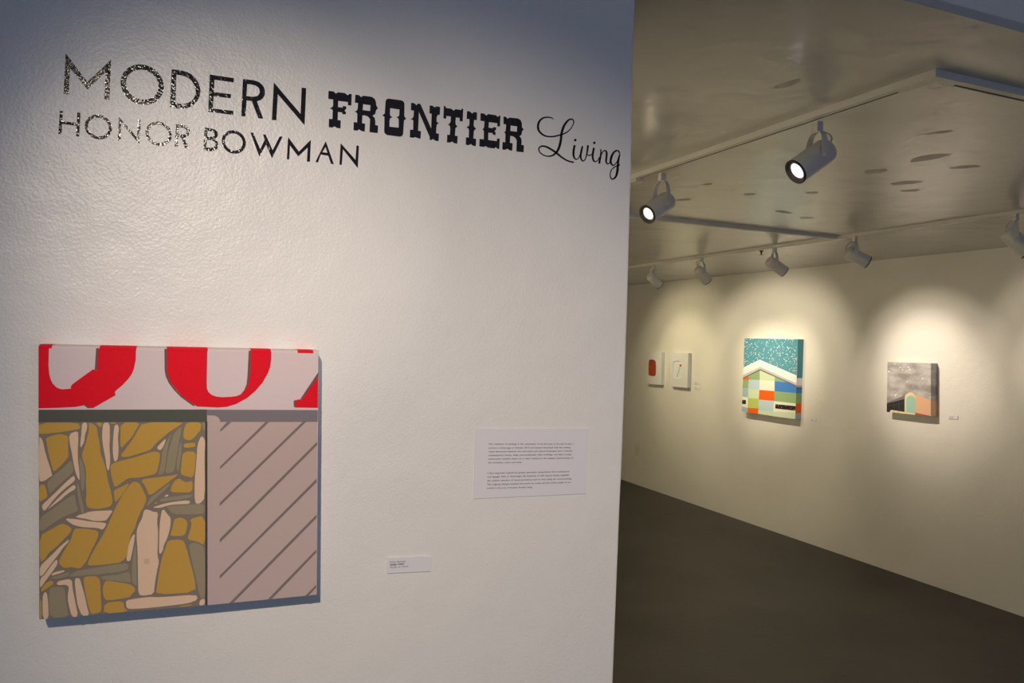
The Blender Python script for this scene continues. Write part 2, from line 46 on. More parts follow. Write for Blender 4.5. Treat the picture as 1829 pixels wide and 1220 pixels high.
SCRIPT=[[[[(5775,20856),(5768,20859),(5761,20863),(5754,20867),(5747,20871),(5740,20874),(5731,20877),(5722,20880),(5711,20881),(5700,20882),(5689,20882),(5676,20882),(5664,20882),(5652,20881),(5640,20879),(5628,20877),(5616,20874),(5604,20871),(5592,20867),(5580,20863),(5568,20858),(5557,20852),(5546,20845),(5536,20838),(5526,20830),(5516,20821),(5508,20812),(5499,20803),(5492,20793),(5485,20783),(5479,20772),(5473,20761),(5469,20749),(5465,20738),(5462,20726),(5459,20714),(5458,20702),(5458,20690),(5459,20677),(5460,20665),(5462,20653),(5466,20641),(5470,20630),(5475,20620),(5481,20611),(5487,20602),(5495,20594),(5503,20586),(5511,20579),(5520,20573),(5529,20566),(5539,20560),(5550,20555),(5561,20550),(5572,20545),(5583,20541),(5595,20538),(5606,20535),(5618,20533),(5630,20532),(5641,20531),(5653,20530),(5666,20530),(5678,20531),(5691,20531),(5704,20532),(5718,20534),(5731,20535),(5745,20538),(5759,20540),(5772,20543),(5786,20546),(5799,20549),(5812,20553),(5825,20557),(5838,20562),(5852,20567),(5866,20572),(5880,20577),(5896,20583),(5912,20589),(5928,20596),(5943,20603),(5958,20609),(5971,20616),(5983,20622),(5993,20627),(6003,20633),(6012,20638),(6021,20644),(6029,20650),(6038,20657),(6047,20664),(6056,20672),(6064,20680),(6073,20689),(6081,20697),(6089,20706),(6097,20715),(6104,20724),(6112,20734),(6119,20744),(6125,20754),(6131,20764),(6137,20774),(6142,20783),(6147,20792),(6152,20800),(6156,20809),(6159,20818),(6162,20826),(6165,20834),(6166,20843),(6167,20851),(6167,20859),(6167,20866),(6166,20874),(6164,20881),(6161,20887),(6157,20893),(6153,20899),(6147,20903),(6140,20906),(6133,20909),(6126,20910),(6119,20912),(6111,20912),(6104,20911),(6096,20910),(6088,20908),(6080,20906),(6072,20902),(6064,20898),(6056,20894),(6048,20889),(6041,20883),(6033,20877),(6026,20870),(6018,20862),(6011,20855),(6004,20847),(5997,20838),(5990,20829),(5982,20819),(5975,20809),(5968,20798),(5962,20787),(5955,20776),(5950,20764),(5944,20752),(5939,20740),(5935,20727),(5930,20715),(5926,20703),(5923,20691),(5919,20679),(5916,20668),(5914,20656),(5911,20645),(5909,20633),(5907,20621),(5905,20608),(5904,20594),(5903,20581),(5902,20567),(5902,20553),(5901,20539),(5900,20526),(5898,20512),(5896,20497),(5893,20481),(5891,20466),(5887,20450),(5884,20434),(5880,20419),(5876,20405),(5872,20391),(5868,20377),(5863,20363),(5858,20350),(5852,20338),(5846,20326),(5840,20315),(5833,20304),(5825,20294),(5817,20284),(5808,20274),(5799,20266),(5790,20257),(5780,20250),(5771,20243),(5760,20237),(5749,20231),(5738,20226),(5727,20222),(5715,20218),(5704,20215),(5692,20213),(5679,20212),(5666,20212),(5653,20213),(5641,20214),(5628,20216),(5617,20218),(5605,20221),(5594,20225),(5583,20229),(5573,20234),(5564,20240),(5555,20245),(5547,20251),(5541,20257),(5535,20264),(5530,20271),(5526,20278),(5523,20285),(5521,20292),(5520,20298),(5519,20303),(5520,20308),(5521,20313),(5523,20318),(5526,20323),(5529,20327),(5533,20331),(5537,20335),(5542,20338),(5548,20342),(5554,20345),(5561,20347),(5569,20349),(5576,20351),(5584,20352),(5593,20352),(5602,20352),(5611,20352),(5621,20351),(5632,20349),(5642,20347),(5652,20345),(5662,20342),(5672,20338),(5682,20335),(5693,20330),(5705,20325),(5718,20320),(5732,20314),(5746,20308),(5762,20301),(5777,20294),(5793,20286),(5808,20279),(5823,20271),(5837,20264),(5850,20256),(5864,20248),(5877,20240),(5891,20231),(5905,20223),(5919,20216),(5933,20209),(5947,20202),(5962,20195),(5976,20189),(5990,20183),(6004,20177),(6017,20172),(6030,20168),(6042,20164),(6054,20161),(6066,20158),(6078,20156),(6089,20153),(6101,20151),(6113,20150),(6125,20149),(6137,20148),(6149,20148),(6160,20147),(6172,20147),(6183,20146)],[(5771,20849),(5763,20851),(5755,20854),(5748,20856),(5741,20859),(5733,20861),(5725,20862),(5717,20863),(5708,20863),(5697,20864),(5686,20863),(5675,20863),(5664,20862),(5653,20860),(5642,20858),(5631,20855),(5620,20852),(5609,20849),(5599,20845),(5589,20841),(5579,20836),(5570,20830),(5562,20824),(5554,20818),(5547,20811),(5540,20803),(5533,20795),(5528,20787),(5522,20779),(5518,20770),(5513,20761),(5510,20752),(5506,20742),(5504,20733),(5502,20723),(5500,20714),(5500,20704),(5499,20694),(5499,20684),(5500,20674),(5502,20664),(5504,20654),(5506,20646),(5509,20638),(5513,20631),(5518,20624),(5523,20617),(5529,20610),(5536,20604),(5543,20597),(5551,20591),(5559,20586),(5568,20580),(5577,20575),(5587,20571),(5596,20566),(5606,20563),(5616,20560),(5626,20558),(5636,20556),(5647,20555),(5657,20554),(5669,20553),(5680,20553),(5692,20554),(5704,20554),(5717,20556),(5730,20558),(5743,20560),(5756,20562),(5769,20565),(5781,20568),(5794,20571),(5806,20575),(5819,20580),(5832,20584),(5845,20589),(5858,20594),(5873,20599),(5888,20605),(5904,20611),(5920,20617),(5935,20623),(5949,20629),(5962,20635),(5974,20640),(5984,20645),(5993,20649),(6001,20654),(6009,20659),(6018,20664),(6026,20670),(6035,20677),(6043,20684),(6052,20691),(6060,20699),(6068,20707),(6076,20715),(6084,20724),(6091,20732),(6098,20742),(6104,20751),(6111,20761),(6117,20770),(6122,20779),(6127,20788),(6131,20797),(6136,20805),(6139,20813),(6142,20821),(6145,20829),(6146,20836),(6148,20843),(6148,20849),(6148,20856),(6147,20862),(6146,20868),(6144,20873),(6142,20878),(6140,20881),(6137,20883),(6133,20886),(6129,20888),(6124,20889),(6119,20890),(6114,20890),(6109,20890),(6105,20889),(6099,20888),(6094,20886),(6088,20884),(6083,20881),(6077,20877),(6072,20874),(6067,20869),(6061,20864),(6056,20858),(6050,20852),(6045,20845),(6039,20837),(6034,20829),(6028,20821),(6022,20812),(6016,20803),(6010,20793),(6004,20783),(5999,20774),(5994,20764),(5989,20753),(5985,20742),(5981,20731),(5977,20720),(5973,20708),(5969,20696),(5966,20685),(5963,20674),(5960,20663),(5958,20652),(5956,20642),(5953,20631),(5952,20620),(5950,20608),(5948,20596),(5948,20583),(5947,20570),(5946,20556),(5946,20542),(5945,20527),(5943,20511),(5940,20496),(5938,20480),(5935,20463),(5932,20446),(5928,20430),(5924,20413),(5920,20398),(5914,20383),(5909,20368),(5903,20353),(5897,20339),(5889,20325),(5882,20311),(5873,20298),(5864,20286),(5854,20275),(5843,20264),(5832,20254),(5821,20244),(5809,20235),(5797,20227),(5785,20220),(5772,20214),(5759,20208),(5746,20204),(5733,20200),(5719,20196),(5706,20194),(5692,20193),(5678,20192),(5664,20192),(5649,20193),(5635,20195),(5622,20197),(5609,20200),(5597,20203),(5585,20207),(5573,20212),(5562,20218),(5551,20224),(5541,20230),(5533,20236),(5525,20243),(5518,20251),(5512,20259),(5506,20268),(5502,20276),(5499,20284),(5497,20293),(5496,20301),(5496,20309),(5498,20317),(5501,20325),(5504,20332),(5509,20339),(5514,20346),(5521,20352),(5528,20357),(5536,20362),(5544,20367),(5554,20371),(5563,20374),(5573,20377),(5584,20378),(5594,20379),(5605,20379),(5617,20379),(5628,20378),(5640,20377),(5651,20375),(5663,20373),(5674,20370),(5686,20366),(5697,20363),(5709,20358),(5721,20354),(5734,20349),(5749,20343),(5764,20337),(5780,20330),(5796,20323),(5813,20316),(5829,20308),(5844,20301),(5858,20292),(5873,20284),(5886,20275),(5899,20266),(5912,20257),(5925,20249),(5938,20241),(5951,20233),(5964,20226),(5978,20219),(5991,20212),(6004,20206),(6017,20200),(6029,20195),(6041,20190),(6053,20187),(6064,20184),(6075,20181),(6086,20179),(6097,20177),(6108,20175),(6119,20174),(6130,20173),(6141,20172),(6152,20172),(6164,20171),(6176,20171),(6187,20171)]]],[[[(6173,20461),(6170,20447),(6167,20433),(6164,20419),(6161,20405),(6159,20391),(6156,20377),(6155,20364),(6154,20351),(6153,20338),(6153,20326),(6153,20314),(6154,20303),(6155,20292),(6156,20282),(6158,20273),(6161,20264),(6164,20256),(6167,20248),(6171,20241),(6176,20234),(6181,20228),(6187,20222),(6194,20217),(6201,20213),(6209,20210),(6217,20207),(6226,20206),(6234,20206),(6242,20208),(6250,20212),(6258,20216),(6265,20221),(6271,20227),(6278,20233),(6283,20241),(6288,20249),(6293,20258),(6297,20267),(6301,20277),(6304,20287),(6308,20297),(6312,20306)],[(6210,20459),(6208,20445),(6205,20431),(6203,20417),(6200,20403),(6198,20389),(6196,20377),(6195,20364),(6194,20353),(6193,20341),(6193,20330),(6193,20319),(6193,20308),(6193,20299),(6194,20290),(6195,20281),(6196,20274),(6197,20267),(6199,20261),(6200,20255),(6203,20250),(6205,20245),(6208,20241),(6212,20236),(6217,20232),(6222,20228),(6226,20226),(6231,20224),(6234,20223),(6239,20224),(6243,20225),(6249,20228),(6254,20232),(6260,20237),(6265,20242),(6270,20248),(6274,20254),(6278,20262),(6282,20271),(6285,20280),(6289,20290),(6293,20300),(6296,20310)]]],[[[(6331,20462),(6328,20449),(6324,20436),(6320,20423),(6317,20410),(6313,20398),(6310,20385),(6307,20372),(6305,20359),(6303,20346),(6301,20333),(6299,20320),(6298,20307),(6298,20295),(6298,20283),(6299,20272),(6301,20262),(6303,20252),(6306,20243),(6310,20234),(6314,20226),(6318,20219),(6323,20213),(6329,20207),(6335,20201),(6342,20197),(6350,20193),(6358,20191),(6367,20191),(6376,20194),(6384,20199),(6390,20204),(6397,20211),(6403,20218),(6409,20226),(6414,20235),(6419,20244),(6424,20254),(6428,20264),(6432,20275),(6436,20287),(6439,20298),(6443,20310),(6446,20322),(6449,20334),(6452,20346),(6454,20359),(6457,20372),(6459,20385),(6461,20398),(6463,20411),(6465,20424),(6467,20437),(6468,20451),(6470,20464),(6471,20477),(6473,20490)],[(6360,20459),(6358,20446),(6356,20433),(6353,20420),(6351,20407),(6349,20395),(6347,20382),(6345,20370),(6343,20357),(6341,20345),(6338,20332),(6336,20320),(6335,20308),(6334,20297),(6333,20287),(6334,20278),(6335,20269),(6336,20261),(6338,20253),(6340,20246),(6342,20240),(6345,20234),(6348,20228),(6351,20223),(6355,20218),(6358,20215),(6362,20212),(6364,20211),(6366,20210),(6368,20211),(6372,20213),(6377,20216),(6383,20221),(6388,20227),(6393,20234),(6398,20241),(6402,20249),(6405,20258),(6408,20268),(6411,20279),(6414,20290),(6416,20301),(6419,20312),(6421,20324),(6422,20336),(6424,20348),(6425,20360),(6427,20373),(6428,20385),(6429,20398),(6430,20411),(6431,20423),(6432,20436),(6433,20450),(6433,20463),(6434,20476),(6435,20489)]],[[(6429,20331),(6434,20328),(6439,20324),(6444,20319),(6450,20315),(6455,20311),(6462,20308),(6469,20305),(6476,20305),(6484,20305),(6491,20306),(6498,20308),(6504,20310),(6511,20313),(6517,20316),(6523,20320),(6528,20325),(6533,20329),(6537,20334),(6542,20339),(6546,20344),(6550,20348)],[(6436,20340),(6442,20337),(6448,20333),(6454,20330),(6460,20327),(6465,20325),(6470,20323),(6474,20322),(6478,20322),(6483,20322),(6488,20323),(6493,20325),(6498,20327),(6503,20329),(6508,20331),(6512,20333),(6517,20336),(6521,20340),(6526,20343),(6531,20348),(6536,20352),(6541,20356)]]],[[[(6554,20461),(6552,20447),(6549,20433),(6546,20419),(6543,20404),(6541,20390),(6539,20376),(6537,20363),(6536,20350),(6535,20338),(6535,20325),(6535,20313),(6535,20302),(6536,20291),(6537,20280),(6540,20270),(6543,20260),(6546,20251),(6550,20243),(6555,20235),(6560,20228),(6566,20222),(6573,20217),(6581,20214),(6589,20212),(6598,20211),(6606,20211),(6614,20212),(6621,20214),(6629,20217),(6636,20221),(6643,20226),(6649,20232),(6655,20237),(6661,20244),(6666,20250),(6671,20257),(6676,20265),(6680,20272),(6684,20280),(6688,20288),(6692,20296),(6696,20304)],[(6592,20459),(6590,20445),(6587,20431),(6584,20416),(6581,20402),(6579,20389),(6577,20376),(6575,20363),(6574,20351),(6573,20339),(6572,20328),(6572,20317),(6572,20306),(6572,20297),(6573,20288),(6574,20279),(6576,20271),(6578,20264),(6581,20257),(6584,20251),(6586,20246),(6589,20242),(6592,20238),(6595,20236),(6599,20233),(6604,20232),(6608,20230),(6613,20230),(6617,20230),(6622,20232),(6627,20234),(6632,20237),(6638,20242),(6643,20247),(6648,20252),(6653,20258),(6658,20263),(6662,20270),(6665,20277),(6669,20285),(6673,20293),(6677,20301),(6681,20309)]]],[[[(6698,20450),(6699,20443),(6700,20437),(6702,20431),(6703,20426),(6703,20420),(6704,20413),(6704,20406),(6704,20397),(6703,20387),(6702,20377),(6701,20366),(6699,20355),(6697,20344),(6696,20333),(6694,20323),(6692,20313),(6689,20302),(6686,20291),(6684,20280),(6681,20270),(6679,20259),(6677,20250),(6676,20240),(6674,20231),(6673,20223),(6672,20214),(6671,20206),(6669,20197)],[(6717,20455),(6719,20449),(6721,20443),(6723,20438),(6724,20431),(6726,20425),(6728,20417),(6729,20409),(6729,20399),(6730,20389),(6730,20378),(6730,20367),(6730,20356),(6729,20344),(6729,20333),(6728,20322),(6726,20311),(6724,20300),(6723,20288),(6721,20278),(6719,20267),(6718,20258),(6716,20248),(6715,20239),(6714,20231),(6713,20222),(6712,20213),(6711,20205),(6710,20196)]],[[(6720,20314),(6723,20324),(6727,20335),(6730,20345),(6734,20356),(6738,20366),(6742,20375),(6746,20383),(6750,20390),(6754,20397),(6759,20404),(6763,20410),(6768,20415),(6772,20419),(6777,20422),(6781,20425),(6786,20427),(6790,20428),(6794,20428),(6797,20428),(6799,20427),(6801,20426),(6803,20424),(6805,20421),(6808,20417),(6810,20412),(6812,20407),(6813,20400),(6814,20393),(6815,20385),(6814,20374),(6814,20361),(6812,20348),(6811,20334),(6810,20322),(6809,20310),(6809,20300),(6808,20291),(6808,20281),(6807,20272),(6808,20263),(6808,20254),(6810,20245),(6814,20237),(6818,20228),(6822,20221),(6828,20214),(6833,20208),(6840,20203),(6848,20199),(6857,20198),(6865,20200),(6873,20203),(6880,20207),(6886,20211),(6891,20216),(6897,20222),(6902,20228),(6906,20234),(6911,20241),(6915,20249),(6919,20256),(6923,20263),(6927,20270)],[(6706,20316),(6710,20327),(6713,20337),(6716,20348),(6719,20358),(6723,20369),(6726,20379),(6730,20388),(6735,20396),(6739,20404),(6744,20411),(6749,20418),(6754,20424),(6760,20430),(6765,20435),(6771,20439),(6778,20443),(6785,20446),(6792,20449),(6800,20450),(6808,20450),(6816,20448),(6823,20444),(6829,20440),(6835,20434),(6840,20427),(6844,20420),(6848,20411),(6850,20401),(6852,20389),(6852,20376),(6852,20363),(6851,20349),(6850,20335),(6849,20323),(6848,20312),(6847,20301),(6846,20291),(6845,20282),(6844,20274),(6843,20266),(6843,20260),(6843,20254),(6845,20248),(6847,20241),(6849,20235),(6852,20229),(6855,20225),(6858,20221),(6859,20220),(6860,20219),(6862,20219),(6865,20220),(6870,20221),(6875,20224),(6880,20227),(6885,20231),(6889,20235),(6893,20241),(6898,20247),(6902,20254),(6906,20261),(6911,20268),(6915,20275)]]],[[[(7108,20422),(7106,20427),(7104,20434),(7103,20440),(7100,20447),(7098,20454),(7094,20461),(7089,20466),(7083,20471),(7077,20475),(7070,20478),(7062,20481),(7053,20482),(7043,20482),(7033,20481),(7023,20478),(7013,20473),(7002,20468),(6991,20461),(6980,20454),(6970,20445),(6960,20435),(6951,20424),(6943,20412),(6935,20399),(6927,20386),(6921,20372),(6915,20358),(6910,20345),(6906,20333),(6902,20320),(6899,20307),(6897,20294),(6896,20281),(6895,20268),(6897,20256),(6900,20245),(6904,20234),(6910,20224),(6916,20215),(6923,20208),(6930,20201),(6936,20196),(6943,20192),(6951,20188),(6959,20187),(6967,20186),(6976,20187),(6984,20190),(6992,20193),(6999,20198),(7007,20205),(7014,20212),(7022,20220),(7029,20228),(7036,20237),(7042,20246),(7048,20256),(7054,20265),(7059,20276),(7064,20287),(7069,20297),(7074,20309),(7078,20320),(7082,20331),(7086,20343),(7090,20355),(7093,20367),(7097,20380),(7100,20392),(7104,20404)],[(7087,20413),(7084,20419),(7082,20426),(7080,20433),(7077,20438),(7075,20443),(7072,20447),(7070,20450),(7066,20453),(7062,20455),(7057,20457),(7053,20458),(7048,20459),(7044,20458),(7039,20457),(7033,20455),(7026,20451),(7018,20446),(7010,20440),(7002,20433),(6995,20426),(6989,20418),(6983,20409),(6977,20399),(6971,20387),(6966,20375),(6961,20362),(6957,20350),(6953,20338),(6949,20326),(6946,20315),(6943,20303),(6941,20292),(6939,20282),(6938,20272),(6938,20264),(6939,20256),(6941,20249),(6944,20241),(6948,20233),(6951,20227),(6955,20221),(6959,20216),(6962,20213),(6965,20210),(6968,20208),(6971,20207),(6975,20207),(6979,20207),(6983,20208),(6988,20211),(6995,20216),(7001,20222),(7008,20229),(7015,20236),(7022,20245),(7028,20253),(7033,20261),(7039,20271),(7044,20281),(7049,20291),(7053,20301),(7058,20312),(7062,20323),(7066,20334),(7070,20346),(7074,20358),(7077,20370),(7080,20382),(7084,20394),(7087,20406)]],[[(7087,20412),(7082,20397),(7078,20382),(7073,20366),(7068,20351),(7063,20335),(7059,20320),(7056,20304),(7053,20289),(7051,20274),(7049,20260),(7048,20245),(7047,20231),(7046,20217),(7045,20203),(7044,20189),(7043,20174),(7042,20160),(7042,20146),(7041,20132),(7040,20119),(7038,20105),(7036,20092),(7034,20078),(7032,20064),(7029,20050),(7026,20037),(7023,20025),(7019,20015),(7015,20006),(7009,19997),(7003,19989),(6997,19981),(6991,19974),(6985,19969),(6980,19965),(6976,19963),(6971,19962),(6966,19962),(6961,19963),(6956,19964),(6951,19966),(6947,19969),(6943,19973),(6939,19978),(6935,19984),(6932,19991),(6930,19999),(6928,20007),(6927,20016),(6927,20025),(6927,20036),(6929,20048),(6931,20060),(6934,20072),(6938,20083),(6943,20093),(6948,20103),(6955,20114),(6963,20124),(6972,20133),(6980,20143),(6989,20151),(6998,20158),(7006,20164),(7014,20169),(7022,20174),(7031,20177),(7040,20181),(7049,20185),(7058,20189),(7066,20192),(7074,20196),(7082,20199),(7090,20202),(7098,20205),(7106,20208),(7114,20211)],[(7112,20410),(7109,20395),(7107,20379),(7104,20363),(7101,20348),(7099,20332),(7097,20318),(7095,20303),(7094,20289),(7093,20275),(7092,20261),(7092,20247),(7091,20233),(7091,20219),(7090,20205),(7090,20191),(7090,20177),(7090,20163),(7089,20148),(7089,20134),(7087,20119),(7085,20104),(7083,20089),(7080,20075),(7076,20060),(7072,20045),(7067,20030),(7061,20017),(7055,20004),(7047,19992),(7039,19981),(7030,19971),(7020,19963),(7011,19955),(7001,19949),(6991,19944),(6981,19941),(6971,19939),(6961,19940),(6952,19942),(6944,19945),(6937,19949),(6930,19954),(6925,19960),(6920,19968),(6916,19975),(6913,19984),(6910,19993),(6908,20003),(6907,20013),(6907,20024),(6908,20036),(6910,20049),(6912,20062),(6915,20074),(6920,20087),(6925,20099),(6931,20111),(6939,20122),(6948,20133),(6957,20143),(6966,20153),(6976,20162),(6985,20171),(6995,20178),(7005,20183),(7014,20188),(7024,20193),(7033,20196),(7042,20200),(7050,20204),(7058,20208),(7066,20212),(7074,20216),(7082,20220),(7089,20224),(7097,20227),(7105,20231)]]]]
DOTS=[[(6223,20551),(6222,20544),(6219,20537),(6214,20532),(6208,20528),(6201,20526),(6194,20526),(6188,20529),(6182,20533),(6179,20538),(6177,20545),(6178,20552),(6181,20558),(6186,20563),(6192,20567),(6199,20569),(6207,20569),(6213,20567),(6218,20563),(6222,20557)],[(6601,20551),(6601,20544),(6597,20538),(6593,20532),(6586,20528),(6579,20526),(6572,20526),(6565,20529),(6560,20533),(6556,20539),(6555,20545),(6556,20552),(6559,20558),(6564,20564),(6570,20568),(6577,20570),(6585,20570),(6591,20567),(6597,20563),(6600,20558)]]
